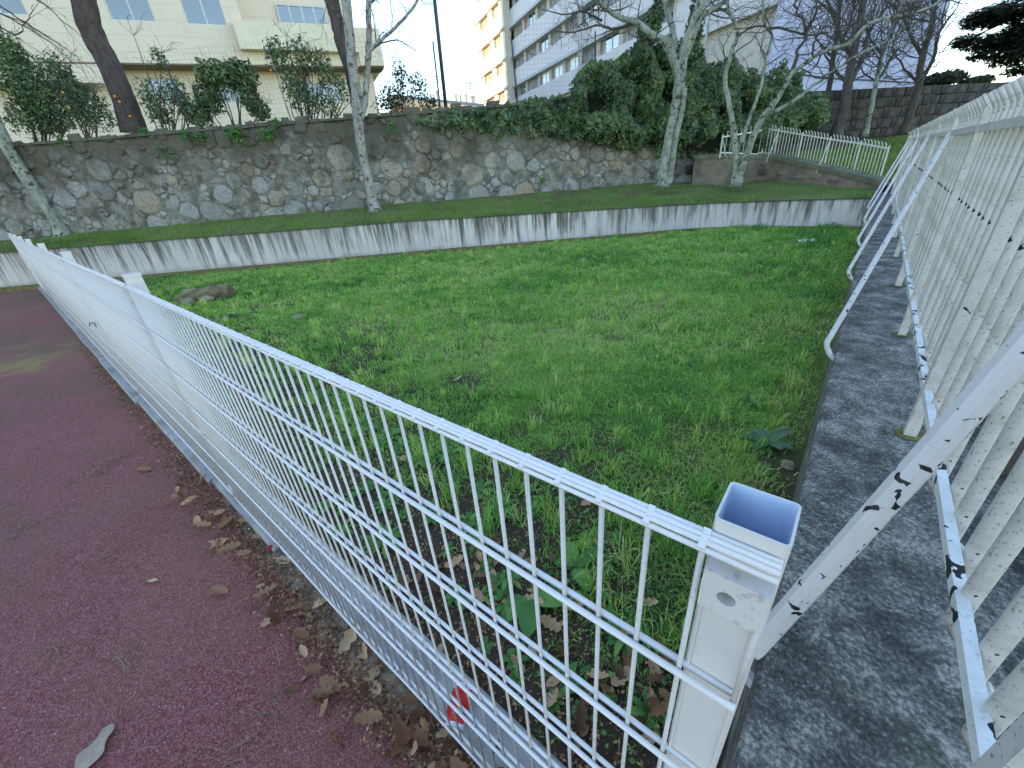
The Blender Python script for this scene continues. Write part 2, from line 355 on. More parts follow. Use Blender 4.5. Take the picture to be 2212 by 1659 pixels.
# retaining wall ------------------------------------------------------
def strip_wall(P, off, zb, ztop_fn, seg=.25):      # returns MB with UVs; wall follows RET
    pass
rw = MB(); uv = []
P = np.array(RET); L = np.r_[0, np.cumsum(np.linalg.norm(np.diff(P[:, :2], axis=0), axis=1))]
nseg = 150; TH = .14
for i in range(nseg+1):
    s = L[-1]*i/nseg; x, y, z = [np.interp(s, L, P[:, k]) for k in range(3)]
    x2, y2 = np.interp(s+.05, L, P[:, 0]), np.interp(s+.05, L, P[:, 1]); x1, y1 = np.interp(s-.05, L, P[:, 0]), np.interp(s-.05, L, P[:, 1])
    d = np.array([x2-x1, y2-y1]); d /= np.linalg.norm(d); n = np.array([d[1], -d[0]]); z += .012*nz(s, 0, 0, .8)
    for o, zz, vv in ((0, -1.72, -.1), (0, z-.02, .98), (-.02, z, 1.), (-TH, z, 1.1), (-TH, -1.72, 2.)):
        rw.v.append((x+n[0]*o, y+n[1]*o, zz)); uv.append((s, vv if o or vv == .98 or vv < 0 else vv))
rw.f = [(i*5+j, (i+1)*5+j, (i+1)*5+j+1, i*5+j+1) for i in range(nseg) for j in range(4)]
rw.f = [tuple(reversed(f)) for f in rw.f]; rw.uv = uv
wallT = thing("retaining_wall", "low whitewashed concrete retaining wall with dark vertical streaks between the lawn and the upper strip", "retaining wall", (-9.4, 7.0, -1.63))
part("wall_face", rw, M_RET, wallT)
ft = MB()
for i in range(nseg+1):
    s = L[-1]*i/nseg; x, y, z = [np.interp(s, L, P[:, k]) for k in range(3)]
    x2, y2 = np.interp(s+.05, L, P[:, 0]), np.interp(s+.05, L, P[:, 1]); x1, y1 = np.interp(s-.05, L, P[:, 0]), np.interp(s-.05, L, P[:, 1])
    d = np.array([x2-x1, y2-y1]); d /= np.linalg.norm(d); n = np.array([d[1], -d[0]])
    w = (.46+.06*nz(s, 1, 0, 1.2))*np.interp(s, [0, 24, 30, 33, 40], [1, 1, .8, .25, .05])
    for o, zz in ((.001, -1.575), (w, -1.585), (w+.01, -1.66)): ft.v.append((x+n[0]*o, y+n[1]*o, zz+.006*nz(s*3, o*5)))
ft.f = [(i*3+j, i*3+j+1, (i+1)*3+j+1, (i+1)*3+j) for i in range(nseg) for j in range(2)]
part("mossy_footing", ft, M_MOSS, wallT)

# coping wall at the right -------------------------------------------
cw = MB(); xs_, CX0, CX1 = None, .052, .62
yy = np.linspace(-1.5, 22, 120)
for y in yy:
    e = .004*nz(y*3, 0)
    zc = -1.05
    for x, z in ((CX0, -1.8), (CX0, zc-.012), (CX0+.008+e, zc), (CX1, zc+.003), (CX1, -1.8)): cw.v.append((x, y, z+.002*nz(y*6, x*9)))
cw.f = [(i*5+j, i*5+j+1, (i+1)*5+j+1, (i+1)*5+j) for i in range(len(yy)-1) for j in range(4)]
cw.f = [tuple(reversed(f)) for f in cw.f]
COPING = solo("coping_wall", cw, M_COP, "low concrete wall with a dark lichen blotched top under the picket fence", "low wall", base=(.3, 5, -1.63))

# kerb under the wire fence -------------------------------------------
kt = thing("concrete_kerb", "grey concrete kerb strip littered with leaves under the white wire fence", "kerb", (-4, .33, -1.63))
x = .03; k = 0
while x > -19:
    Lk = random.uniform(.95, 1.05) if x > -9 else 3.0
    m_ = MB(); y0 = float(np.interp(-x, [0, 1.2, 2.6, 6], [.30, .285, .235, .215]))+random.uniform(-.008, .008)
    zt = -1.588+random.uniform(-.006, .006); a, b = x-Lk+.006, x
    ybk = .447+random.uniform(-.004, .004)
    m_.add([(a,y0,-1.7),(b,y0,-1.7),(b,ybk,-1.7),(a,ybk,-1.7),(a,y0,zt-.012),(b,y0,zt-.012),(b,y0+.012,zt),(a,y0+.012,zt),(b,ybk-.006,zt),(a,ybk-.006,zt),(b,ybk,zt-.008),(a,ybk,zt-.008)],
           [(0,1,5,4),(4,5,6,7),(7,6,8,9),(9,8,10,11),(11,10,2,3),(1,2,10,8,6,5),(0,4,7,9,11,3)])
    part("kerb_block", m_, M_KERB, kt); x -= Lk; k += 1

# ------------------------------------------------------------------ RUBBLE WALL
ZB, ZT = -.62, 1.86
U0, U1 = -13.5, 9.0
def uvz(u, z, off=0.0): p = wall_pt(u, off); return (p[0], p[1], z)
rubT = thing("rubble_stone_wall", "tall old granite rubble wall with pale mortar and blackened top behind the tree row", "stone wall", (WA[0], WA[1], -.5))
mb = MB(); nu, nv = 90, 12
for i in range(nu+1):
    for j in range(nv+1):
        u = U0+(U1-U0)*i/nu; z = ZB+(ZT-ZB)*j/nv
        mb.v.append(uvz(u, z+(.02*nz(u*2, 3) if j == nv else 0), .035*nz(u, z, 0, 1.6)))
mb.f = [(i*(nv+1)+j, (i+1)*(nv+1)+j, (i+1)*(nv+1)+j+1, i*(nv+1)+j+1) for i in range(nu) for j in range(nv)]
mb.f = [tuple(f) for f in mb.f]
o0 = len(mb.v)
for i in range(nu+1):
    u = U0+(U1-U0)*i/nu; mb.v.append(uvz(u, ZT, -.45)); mb.v.append(uvz(u, -1., -.45))
for i in range(nu):
    a = i*(nv+1)+nv; b = (i+1)*(nv+1)+nv; mb.f.append((a, b, o0+2*i+2, o0+2*i)); mb.f.append((o0+2*i, o0+2*i+2, o0+2*i+3, o0+2*i+1))
part("mortar_body", mb, M_MORTAR, rubT, True)
# weighted Voronoi stones
sites = []
tries = 0
def fits(u, z, r):
    for (a, b, q) in sites:
        if abs(a-u) < 1 and ((a-u)/1.25)**2+(b-z)**2 < ((q+r)*.78)**2: return False
    return True
for r0, cnt in ((.34, 60), (.25, 200), (.16, 380), (.095, 1300), (.06, 3000)):
    for _ in range(cnt):
        z = random.uniform(ZB+.05, ZT-.16); u = random.uniform(U0, U1-.2); r = r0*random.uniform(.85, 1.1)
        if z > 1.25 and r0 > .17: continue
        if fits(u, z, r): sites.append((u, z, r))
def clip(poly, nx_, nz_, c):
    out = []
    for i in range(len(poly)):
        a, b = poly[i], poly[(i+1) % len(poly)]; da, db = a[0]*nx_+a[1]*nz_-c, b[0]*nx_+b[1]*nz_-c
        if da <= 0: out.append(a)
        if da*db < 0: t = da/(da-db); out.append((a[0]+t*(b[0]-a[0]), a[1]+t*(b[1]-a[1])))
    return out
stones = []
SA = np.array(sites)
for i, (u, z, r) in enumerate(sites):
    poly = [(u-.55, z-.5), (u+.55, z-.5), (u+.55, z+.5), (u-.55, z+.5)]
    near = np.where((abs(SA[:, 0]-u) < .9) & (abs(SA[:, 1]-z) < .9))[0]
    for j in near:
        if j == i: continue
        a, b, q = sites[j]; du, dz = a-u, b-z; D = math.hypot(du, dz); t = (D*D+r*r-q*q)/(2*D)
        nx_, nz_ = du/D, dz/D; poly = clip(poly, nx_, nz_, u*nx_+z*nz_+t)
        if len(poly) < 3: break
    if len(poly) < 3: continue
    c = np.mean(poly, 0); g = random.uniform(.012, .03) if r > .1 else random.uniform(.008, .018)
    if random.random() < (.16 if r > .12 else .38): continue           # left as smeared mortar
    rr = np.array([math.hypot(*(np.array(p)-c)) for p in poly]).mean()
    if rr < .035: continue
    q = [c+(np.array(p)-c)*max(.3, 1-g/rr) for p in poly]
    # cap very long stones, round corners
    q = [c+np.clip(p-c, (-r*1.9, -r*1.45), (r*1.9, r*1.45)) for p in q]
    q2 = []
    for k in range(len(q)):
        a, b = q[k], q[(k+1) % len(q)]
        if np.linalg.norm(a-b) < .015: q2.append((a+b)/2); continue
        q2.append(a*.88+b*.12); q2.append(a*.12+b*.88)
    q2 = [p+RNG.normal(0, .010, 2) for p in q2]
    stones.append((rr, c, q2))
stones.sort(key=lambda s: -s[0])
def stone_geo(mb, c, q, h):
    n = len(q); base = []; mid = []; top = []
    for p in q:
        base.append(uvz(p[0], p[1], -.02)); m = c+(p-c)*.95; mid.append(uvz(m[0], m[1], h*.7)); t = c+(p-c)*.72; top.append(uvz(t[0], t[1], h+.006*random.uniform(-1, 1)))
    mb.add(base+mid+top, [(k, (k+1)%n, n+(k+1)%n, n+k) for k in range(n)]+[(n+k, n+(k+1)%n, 2*n+(k+1)%n, 2*n+k) for k in range(n)]+[tuple(range(2*n, 3*n))])
rest = MB(); tint = []
for k, (rr, c, q) in enumerate(stones):
    h = random.uniform(.025, .065) if random.random() < .62 else random.uniform(.004, .015)
    if k < 300:
        m_ = MB(); stone_geo(m_, c, q, h); part("stone", m_, M_STONE, rubT, True, at=uvz(c[0], c[1], 0))
    else:
        n0 = len(rest.v); stone_geo(rest, c, q, h*.8); tint += [random.random()]*(len(rest.v)-n0)
o = part("small_stones", rest, M_STONE, rubT, True, kind="stuff")
a = o.data.attributes.new("tint", 'FLOAT', 'POINT'); a.data.foreach_set("value", tint)
u = U0
while u < 4.5:          # cap stones
    w = random.uniform(.16, .42); m_ = MB(); h = random.uniform(.05, .1)
    p0, p1 = wall_pt(u, .05+random.uniform(0, .04)), wall_pt(u+w-.02, .05+random.uniform(0, .04)); p2, p3 = wall_pt(u+w-.02, -.42), wall_pt(u, -.42)
    z0 = ZT-.045+.015*nz(u*3, 0)
    pts = [(p[0], p[1], z0) for p in (p0, p1, p2, p3)]; tp = [(p[0]+random.uniform(-.01,.01), p[1], z0+h+random.uniform(-.015, .015)) for p in (p0, p1, p2, p3)]
    m_.add(pts+tp, [(3,2,1,0),(4,5,6,7),(0,1,5,4),(1,2,6,5),(2,3,7,6),(3,0,4,7)])
    part("cap_stone", m_, M_STONE, rubT, at=pts[0]); u += w

# dark block wall beyond the picket fences
DW0, DW1 = np.array([-4.6, 14.9]), np.array([2.9, 26.0]); DL = np.linalg.norm(DW1-DW0); DD = (DW1-DW0)/DL; DNn = np.array([DD[1], -DD[0]])
M_DARK = two_tone("dark_weathered_blocks", (.035,.034,.032), (.13,.12,.11), 2.2, .95, 12, .8, .04, .4, .68)
dwT = thing("dark_block_wall", "high blackened stone block wall behind the far picket fence and bare trees", "stone wall", (DW0[0], DW0[1], 0))
mb = MB(); a, b = DW0, DW0+DD*(DL+14)
pts = [(a[0], a[1]), (b[0], b[1]), (b[0]-DNn[0]*.4, b[1]-DNn[1]*.4), (a[0]-DNn[0]*.4, a[1]-DNn[1]*.4)]
mb.add([(x, y, -.9) for x, y in pts]+[(x, y, 1.66) for x, y in pts], [(0,1,5,4),(1,2,6,5),(2,3,7,6),(3,0,4,7),(4,5,6,7)]); part("mortar_body", mb, M_DARK, dwT)
row = 0; z = -.35
while z < 1.6:
    hh = random.uniform(.24, .34); s = random.uniform(-.4, 0)
    while s < DL+3:
        w = random.uniform(.35, .85); m_ = MB(); off = random.uniform(.02, .06); z1 = min(z+hh-.02, 1.68)
        c = [(s+.012, z), (s+w-.012, z+random.uniform(-.01,.01)), (s+w-.012, z1), (s+.012, z1+random.uniform(-.01,.01))]
        bs = [(*(DW0+DD*q[0]+DNn*-.02), q[1]) for q in c]; tp = [(*(DW0+DD*(q[0]+(.015 if i in (0,3) else -.015))+DNn*off), q[1]+(.015 if i < 2 else -.015)) for i, q in enumerate(c)]
        m_.add(bs+tp, [(4,5,6,7),(0,1,5,4),(1,2,6,5),(2,3,7,6),(3,0,4,7)]); part("block", m_, M_DARK, dwT, at=bs[0]); s += w
    z += hh

# ------------------------------------------------------------------ WHITE WIRE FENCE
FY = .2888; ZTOP = -.300
fen = thing("wire_mesh_fence", "white welded wire panel fence running along the edge of the red track", "fence", (0, FY, -1.63))
def zf(x): return .002*math.sin(x*1.9)
def yf(x): return FY+.0025*math.sin(x*1.3)
posts_x = [-.012, -2.53, -5.05, -7.57, -10.1, -12.6, -15.15, -17.6]
wire = MB(); wire.tube([(0,0,-1.25), (0,0,.004)], .0031, 6); wire_me = wire.mesh("wire", M_FENCE, smooth=True)
nw = 0; restw = MB()
i = 0; xx = -.0435
sw_ = MB(); sw_.tube([(.0115, FY, -.345), (.0115, FY, -.508)], .0031, 6); part("wire", sw_, M_FENCE, fen, True)
while xx > -17.6:
    if nw < 298: link("wire", wire_me, fen, (xx, yf(xx)-FY, 1.63+ZTOP+zf(xx))); nw += 1
    else: restw.tube([(xx, yf(xx), ZTOP-1.25+zf(xx)), (xx, yf(xx), ZTOP+.004+zf(xx))], .0031, 4)
    xx -= .05
part("far_wires", restw, M_FENCE, fen, kind="stuff")
kn = MB()
xx = -.0435
while xx > -6: kn.bar((xx, yf(xx)-.0092, ZTOP-.0026+zf(xx)), (xx, yf(xx)+.0090, ZTOP+.0052+zf(xx)), .0085, .0062, (1,0,0)); xx -= .05
for a, b in zip(posts_x[:-1], posts_x[1:]):
    x0 = a+(.0265 if a > -.1 else -.008); x1 = b+.008; xs = np.linspace(x0, x1, 14)
    for lv in range(7):
        z = ZTOP-.2*lv-(.05 if lv == 6 else 0)
        m_ = MB()
        if lv == 0:
            for dy, dz in ((-.0070, -.0030), (-.0027, .0020), (.0019, .0042), (.0064, .0048)):
                m_.tube([(x, yf(x)+dy, z+dz+zf(x)) for x in xs], .0029, 8)
        else:
            for dy in (-.0070, .0070): m_.tube([(x, yf(x)+dy, z+zf(x)) for x in xs], .0043, 8)
            if lv == 6 and a > -.1:
                m_ = MB(); xs2 = np.linspace(-.42, x1, 14)
                for dy in (-.0072, .0072): m_.tube([(x, yf(x)+dy, z+.012*math.sin(x*6)) for x in xs2], .0038, 6)
                part("rail", m_, M_FRAIL, fen, True); m_ = MB(); xs3 = np.linspace(-.36, -.455, 5)
                xs3 = np.linspace(-.02, -.43, 8)
                for dy in (-.004, .004): m_.tube([(x, yf(x)+dy, z-.03+.02*math.sin(x*9)) for x in xs3], .0036, 6)
        part("rail", m_, M_FRAIL, fen, True)
part("weld_knots", kn, M_FRAIL, fen, kind="stuff")
for k, px in enumerate(posts_x):
    po = MB(); w = .029; y0, y1 = FY+.0095, FY+.0675; zt = -.279 if k == 0 else -.262
    if k: po.box((px-w, y0, -1.7), (px+w, y1, zt))
    else:     # open tube with rounded rim
        t = .0022; outer = [(-w,y0),(w,y0),(w,y1),(-w,y1)]
        def rr_(x0, x1, ya, yb, r, z, n=4):
            pts = []
            for cx, cy, a0 in ((x1-r, yb-r, 0), (x0+r, yb-r, 90), (x0+r, ya+r, 180), (x1-r, ya+r, 270)):
                for q in range(n+1): an = rad(a0+90*q/n); pts.append((cx+r*math.cos(an), cy+r*math.sin(an), z))
            return pts
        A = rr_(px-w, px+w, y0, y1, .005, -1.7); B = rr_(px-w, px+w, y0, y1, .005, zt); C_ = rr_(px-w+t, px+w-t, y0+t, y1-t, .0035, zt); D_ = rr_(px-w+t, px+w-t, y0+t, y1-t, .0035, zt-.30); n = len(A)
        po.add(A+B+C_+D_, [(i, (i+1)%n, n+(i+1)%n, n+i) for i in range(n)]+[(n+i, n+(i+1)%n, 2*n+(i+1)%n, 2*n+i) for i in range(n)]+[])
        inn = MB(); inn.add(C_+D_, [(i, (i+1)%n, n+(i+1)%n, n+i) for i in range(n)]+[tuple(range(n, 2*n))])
        rb = MB()
        for dx in (-.0245, .0245): rb.bar((px+dx, y0-.0008, -1.7), (px+dx, y0-.0008, -.36), .004, .0036)
        for dx in (-.0245, .0245): pass
    pobj = part("post", po, M_POST, fen)
    if k == 0: link("inner_faces", inn.mesh("inner_faces", M_SKYTINT, (0, FY, -1.63)), pobj)
    if k == 0: link("ridge", rb.mesh("ridge", M_POST, (0, FY, -1.63)), pobj)
    if k:
        cp = MB(); e = .003; cp.box((px-w-e, y0-e, zt+.0005), (px+w+e, y1+e, zt+.012)); cap = link("cap", cp.mesh("cap", M_POST, (0, FY, -1.63)), pobj)
    # clamps
    for zc in ((-.345,) if k == 0 else (-.345, -.72, -1.1, -1.5)):
        cl = MB(); zc0, zc1 = (zc-.024, zc+.027) if k == 0 else (zc-.018, zc+.018)
        xa, xb = px-.0265, px+.0275; yb, yt = y0-.0005, y0-.0075
        cxh, czh, rh = px-.004, zc+.001, .0078; n = 16
        if k == 0:
            yb = y0-.0005; yt = FY-.0125
            sq = []
            for q in range(n):
                an = 2*math.pi*q/n; c_, s_ = math.cos(an), math.sin(an); t = min((xb-.001-cxh if c_ > 0 else cxh-xa-.001)/max(abs(c_), 1e-6), (zc1-.001-czh if s_ > 0 else czh-zc0-.001)/max(abs(s_), 1e-6)); sq.append((cxh+c_*t, czh+s_*t))
            # snap to the four corners
            for cx, cz in ((xa,zc0),(xb,zc0),(xb,zc1),(xa,zc1)):
                j = min(range(n), key=lambda j: (sq[j][0]-cx)**2+(sq[j][1]-cz)**2); sq[j] = (cx+(.0015 if cx == xa else -.0015), cz+(.0015 if cz == zc0 else -.0015))
            hole = [(cxh+math.cos(2*math.pi*q/n)*rh, czh+math.sin(2*math.pi*q/n)*rh) for q in range(n)]
            vs = [(x, yt, z) for x, z in sq]+[(x, yt, z) for x, z in hole]+[(x, yb, z) for x, z in sq]+[(x, yb+.006, z) for x, z in hole]
            cl.add(vs, [(i, n+i, n+(i+1)%n, (i+1)%n) for i in range(n)]+[(2*n+i, i, (i+1)%n, 2*n+(i+1)%n) for i in range(n)]+[(n+i, 3*n+i, 3*n+(i+1)%n, n+(i+1)%n) for i in range(n)])
        else: cl.box((xa, yt-.009, zc0), (xb, yb, zc1))
        link("clamp", cl.mesh("clamp", M_CLAMP, (0, FY, -1.63)), pobj)
bw = MB(); b0 = onY(195, 700, FY-.02)       # bent wire caught in the mesh
bw.tube([onY(193, 705, FY-.02), onY(194, 697, FY-.03), onY(204, 698, FY-.03), onY(208, 706, FY-.02)], .004, 5)
solo("bent_wire_hook", bw, M_DARKMETAL, "short bent rusty wire hooked in the white wire fence far down the track", "wire")

# ------------------------------------------------------------------ PICKET FENCE (right)
PX = .36
pf = thing("picket_fence", "old white metal picket fence with peeling paint on top of the dark low wall", "fence", (PX, 2, -1.05))
pk = MB()
path = [(.030,0,-.925), (.010,0,-.945), (0,0,-.915), (0,0,-.60), (0,0,.088), (-.004,0,.112), (-.018,0,.135), (-.045,0,.172)]
pk.tube(path, [.012,.016,.0165,.0165,.0165,.0165,.016,.013], 7); pk_me = pk.mesh("picket", M_PICKET, smooth=True)
y = -.31; np_ = 0; post_y = [-.62, .60]+[2.0+1.262*i for i in range(0, 10)]
while y < 13.6:
    if min(abs(y-p) for p in post_y) > .04:
        o = link("picket", pk_me, pf, (0, y-2, 1.05)); o.rotation_euler = (rad(random.uniform(-.5, .5)), rad(random.uniform(-.6, .6)), rad(random.uniform(-8, 8)))
    y += .128; np_ += 1
for a, b in zip(post_y[:-1], post_y[1:]):
    m_ = MB(); ya, yb = a+.022, b-.022
    for z, hh in ((.030, .032), ):
        m_.box((PX-.031, ya, z-hh/2), (PX-.016, yb, z+hh/2))
    part("rail", m_, M_PICKET, pf)
    m_ = MB(); m_.bar((PX-.022, ya, -.848), (PX-.022, yb, -.848), .022, .026); part("rail", m_, M_RAIL, pf)
for p in post_y:
    m_ = MB(); m_.box((PX-.034, p-.019, -1.052), (PX+.004, p+.019, .118)); m_.bar((PX-.015, p, .11), (PX-.055, p, .172), .036, .012); part("post", m_, M_PICKET, pf)
    ring = MB(); n = 14; ring.add([(PX-.015, p, -1.0435)]+[(PX-.015+.045*math.cos(2*math.pi*q/n)*random.uniform(.7, 1.2), p+.06*math.sin(2*math.pi*q/n)*random.uniform(.7, 1.1), -1.0445) for q in range(n)], [(0, 1+q, 1+(q+1)%n) for q in range(n)])
    part("moss_ring", ring, M_MOSS, pf)
# braces: from the top of a post, leaning along the fence, hooked into the side of the low wall
def brace(p0, p1, w):
    m_ = MB(); p0, p1 = Vector(p0), Vector(p1)
    hook = [Vector((.058, p0.y-.02, p0.z-.085)), Vector((.030, p0.y-.012, p0.z-.065)), Vector((.008, p0.y-.003, p0.z-.030)), p0, p1]
    if w > .03:
        m_.tube([p0, p1], w*.56, 8); m_.tube([hook[0], hook[1], hook[2], p0], w*.5, 8)
    else: m_.tube(hook, w/2, 7)
    return part("brace", m_, M_BRACE, pf, smooth=(w < .03))
brace((.035, .745, -1.05), (PX-.04, 1.02, -.02), .040)
for (hy, ty) in ((2.8, 4.55), (4.8, 6.8), (6.6, 8.9), (8.6, 11.0), (10.4, 12.8)): brace((.0, hy, -1.0), (PX-.03, ty, .03), .030)

# far picket fence --------------------------------------------------
M_PICKET2 = paint_mat("far_picket_paint", (.62,.62,.57), 0, .35)
hF = .70
TOPL = [(1561,296),(1641,283),(1655,278),(1682,282),(1734,291),(1794,301),(1860,310),(1920,321)]
BOTL = [(1562,329),(1632,333),(1652,328),(1676,334),(1722,345.5),(1782,358.5),(1846,372.5),(1903,384)]
DEP = [11.2, 11.9, 12.0, 11.7, 11.1, 10.5, 9.9, 9.4]
def dp(px, py, D): return ray(px, py)*D
ff = thing("far_picket_fence", "small white picket fence with curled tips on the sloping coping at the back", "fence", (-1.6, 14.6, -.8))
Tt = [Vector(dp(*t, d)) for t, d in zip(TOPL, DEP)]
Bb = []
for t3, b in zip(Tt, BOTL):
    q = Vector(onFace(b[0], b[1], t3)); q.x, q.y = t3.x, t3.y; Bb.append(q)
for i in range(len(Tt)-1):
    for A_ in (Tt, Bb):
        m_ = MB(); m_.bar(A_[i], A_[i+1], .02, .035); part("rail", m_, M_PICKET2, ff)
    npk = {0: 7, 1: 1, 2: 3, 3: 7, 4: 8, 5: 8, 6: 7}[i]
    d_ = (Tt[i+1]-Tt[i]); nrm = Vector((d_.y, -d_.x, 0)).normalized()
    if nrm.dot(-Tt[i]) < 0: nrm = -nrm
    for k in range(1, npk+1):
        f = k/(npk+1); a = Tt[i].lerp(Tt[i+1], f); b = Bb[i].lerp(Bb[i+1], f); m_ = MB(); off = -nrm*.014
        hz = Vector((d_.x, d_.y, 0)).normalized()
        m_.tube([b+off+Vector((0,0,-.05))-nrm*.03, b+off+Vector((0,0,-.03)), a+off+Vector((0,0,.05)), a+off+Vector((0,0,.085))+nrm*.012-hz*.012, a+off+Vector((0,0,.125))-hz*.03+nrm*.03], .0095, 5)
        part("picket", m_, M_PICKET2, ff, True, at=b)
for i in (0, 2, 3, 4, 5, 6, 7):
    m_ = MB(); m_.bar(Bb[i]+Vector((0,0,-.14)), Tt[i]+Vector((0,0,.06)), .035, .035); part("post", m_, M_PICKET2, ff)
def fdp(px, py, D): return Vector(ray(px, py)*D)
for (tx, ty, bx, by, i) in ((1794,303,1763,373,5), (1678,284,1655,350,3), (1578,296,1567,336,0)):
    m_ = MB(); bse = Vector(onFace(bx, by, Tt[i]*.97)); m_.tube([Vector(onFace(bx+4, by+5, Tt[i]*.985)), bse, Tt[i]], .014, 5); part("brace", m_, M_PICKET2, ff, True)
# low wall and coping under the far fence
lowT = thing("low_sloping_wall", "low rendered wall with a mossy coping sloping down under the far picket fence", "low wall", (-1.6, 14.5, -1.0))
COPF = [(1500,345,.40), (1575,341,.40), (1645,343,.40), (1662,344,.4), (1725,358,.4), (1790,374,.4), (1850,389,.4), (1895,401,.4)]
cpts = []
for (px, py, _), D in zip(COPF, (11.9, 11.6, 11.9, 11.8, 11.0, 10.35, 9.8, 9.35)): cpts.append(Vector(ray(px, py)*D))
mb = MB(); mw = MB()
for i, p in enumerate(cpts):
    q = cpts[min(i+1, len(cpts)-1)]-cpts[max(i-1, 0)]; n = Vector((q.y, -q.x, 0)).normalized()
    if n.dot(-p) < 0: n = -n
    tq = .11
    for o_, zz in ((.0, -.0), (.0, tq), (-.30, tq+.02), (-.30, -.02)): mb.v.append(tuple(p+n*o_+Vector((0,0,zz))))
    for o_, zz in ((-.03, 0.), (-.03, -1.), (-.3, -1.)): mw.v.append(tuple(p+n*o_+Vector((0,0,zz))))
m = len(cpts)
mb.f = [(i*4+j, (i+1)*4+j, (i+1)*4+(j+1)%4, i*4+(j+1)%4) for i in range(m-1) for j in range(4)]+[(0,1,2,3), ((m-1)*4+3,(m-1)*4+2,(m-1)*4+1,(m-1)*4)]
mw.f = [(i*3+j, (i+1)*3+j, (i+1)*3+j+1, i*3+j+1) for i in range(m-1) for j in range(2)]
part("coping", mb, M_FARCOP, lowT); part("wall_face", mw, M_FARWALL, lowT)
for k in range(16):      # large flush stones showing through the render
    t = random.uniform(0, m-1.2); i = int(t); p = cpts[i].lerp(cpts[i+1], t-i)+Vector((0,0,-random.uniform(.12, .42))); q = (cpts[i+1]-cpts[i]); q.z = 0; q.normalize(); n = Vector((q.y, -q.x, 0)); n = -n if n.dot(-p) < 0 else n
    m_ = MB(); w, h = random.uniform(.12, .28), random.uniform(.07, .13); cnt = 9
    rim = [p+q*math.cos(6.283*a/cnt)*w*random.uniform(.8, 1.1)+Vector((0,0,math.sin(6.283*a/cnt)*h*random.uniform(.8, 1.1)))-n*.035 for a in range(cnt)]
    top = [p+(r_-p)*.8-n*.0+n*.012 for r_ in rim]
    m_.add(rim+top, [tuple(range(cnt, 2*cnt))]+[(a, (a+1)%cnt, cnt+(a+1)%cnt, cnt+a) for a in range(cnt)]); part("stone", m_, M_FARWALL, lowT, True)

# ------------------------------------------------------------------ BUILDINGS
def mat_facade(name, c1, c2, sx, sz, rough=.7, line=.75):
    m, nt, b = new_mat(name, rough, .3); v = coords(nt, (1,1,1), uv=True)
    br = N(nt, "ShaderNodeTexBrick", Scale=1.0); br.offset = 0.5
    br.inputs["Brick Width"].default_value = sx; br.inputs["Row Height"].default_value = sz; br.inputs["Mortar Size"].default_value = .012
    br.inputs["Color1"].default_value = (*c1, 1); br.inputs["Color2"].default_value = (*c2, 1); br.inputs["Mortar"].default_value = (*[q*line for q in c1], 1)
    nt.links.new(v, br.inputs["Vector"]); f = noise_f(nt, v, .6, 5, .6)
    c = mix(nt, ramp(nt, f, [(.4, 0.), (.8, .35)]), br.outputs[0], tuple(q*.75 for q in c1)); nt.links.new(c, b.inputs[0]); return m
M_BEIGE = mat_facade("cream_wall_panels", (.76,.66,.52), (.78,.68,.54), 1.25, .55, .75, .86)
M_BEIGE2 = two_tone("cream_balcony", (.72,.64,.48), (.80,.71,.55), 1.5, .8, 20, .1)
M_SOFFIT = two_tone("brown_soffit", (.16,.11,.07), (.26,.19,.12), 2, .8, 20, .1)
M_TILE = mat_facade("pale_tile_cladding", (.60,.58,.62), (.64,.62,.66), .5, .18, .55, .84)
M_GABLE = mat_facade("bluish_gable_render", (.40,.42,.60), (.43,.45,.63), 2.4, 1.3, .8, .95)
M_SUNNY = mat_facade("sun_tinted_tile", (.72,.66,.55), (.74,.68,.57), .5, .18, .6, .9)  # same tile in warmer, lighter tones: sunlight put into the colour
M_SILL = two_tone("grey_band_render", (.42,.44,.47), (.50,.52,.54), 2, .7, 10, .1)
M_JAMB = two_tone("jamb_render", (.45,.40,.36), (.55,.50,.45), 2, .7, 10, .1)
M_FRAME = two_tone("window_frame_white", (.60,.60,.60), (.68,.68,.68), 3, .4, 10, .0)
M_GLASS, nt_, b_ = new_mat("window_glass", .04, 1.0); b_.inputs[0].default_value = (.02,.025,.03,1); b_.inputs["IOR"].default_value = 2.0
M_GLASS_W = new_mat("curtained_glass", .15, .8)[0]; M_GLASS_W.node_tree.nodes["Principled BSDF"].inputs[0].default_value = (.62,.66,.70,1)
def mat_shutter(name, c):
    m, nt, b = new_mat(name, .5, .3); v = coords(nt); w = N(nt, "ShaderNodeTexWave", Scale=9.0); w.bands_direction = 'Z'; nt.links.new(v, w.inputs[0])
    nt.links.new(mix(nt, w.outputs[1], tuple(q*.55 for q in c), c), b.inputs[0]); bump(nt, b, w.outputs[1], .5, .01); return m
M_SHUT = mat_shutter("grey_shutter", (.30,.30,.32)); M_SHUT2 = mat_shutter("brown_shutter", (.30,.20,.12))
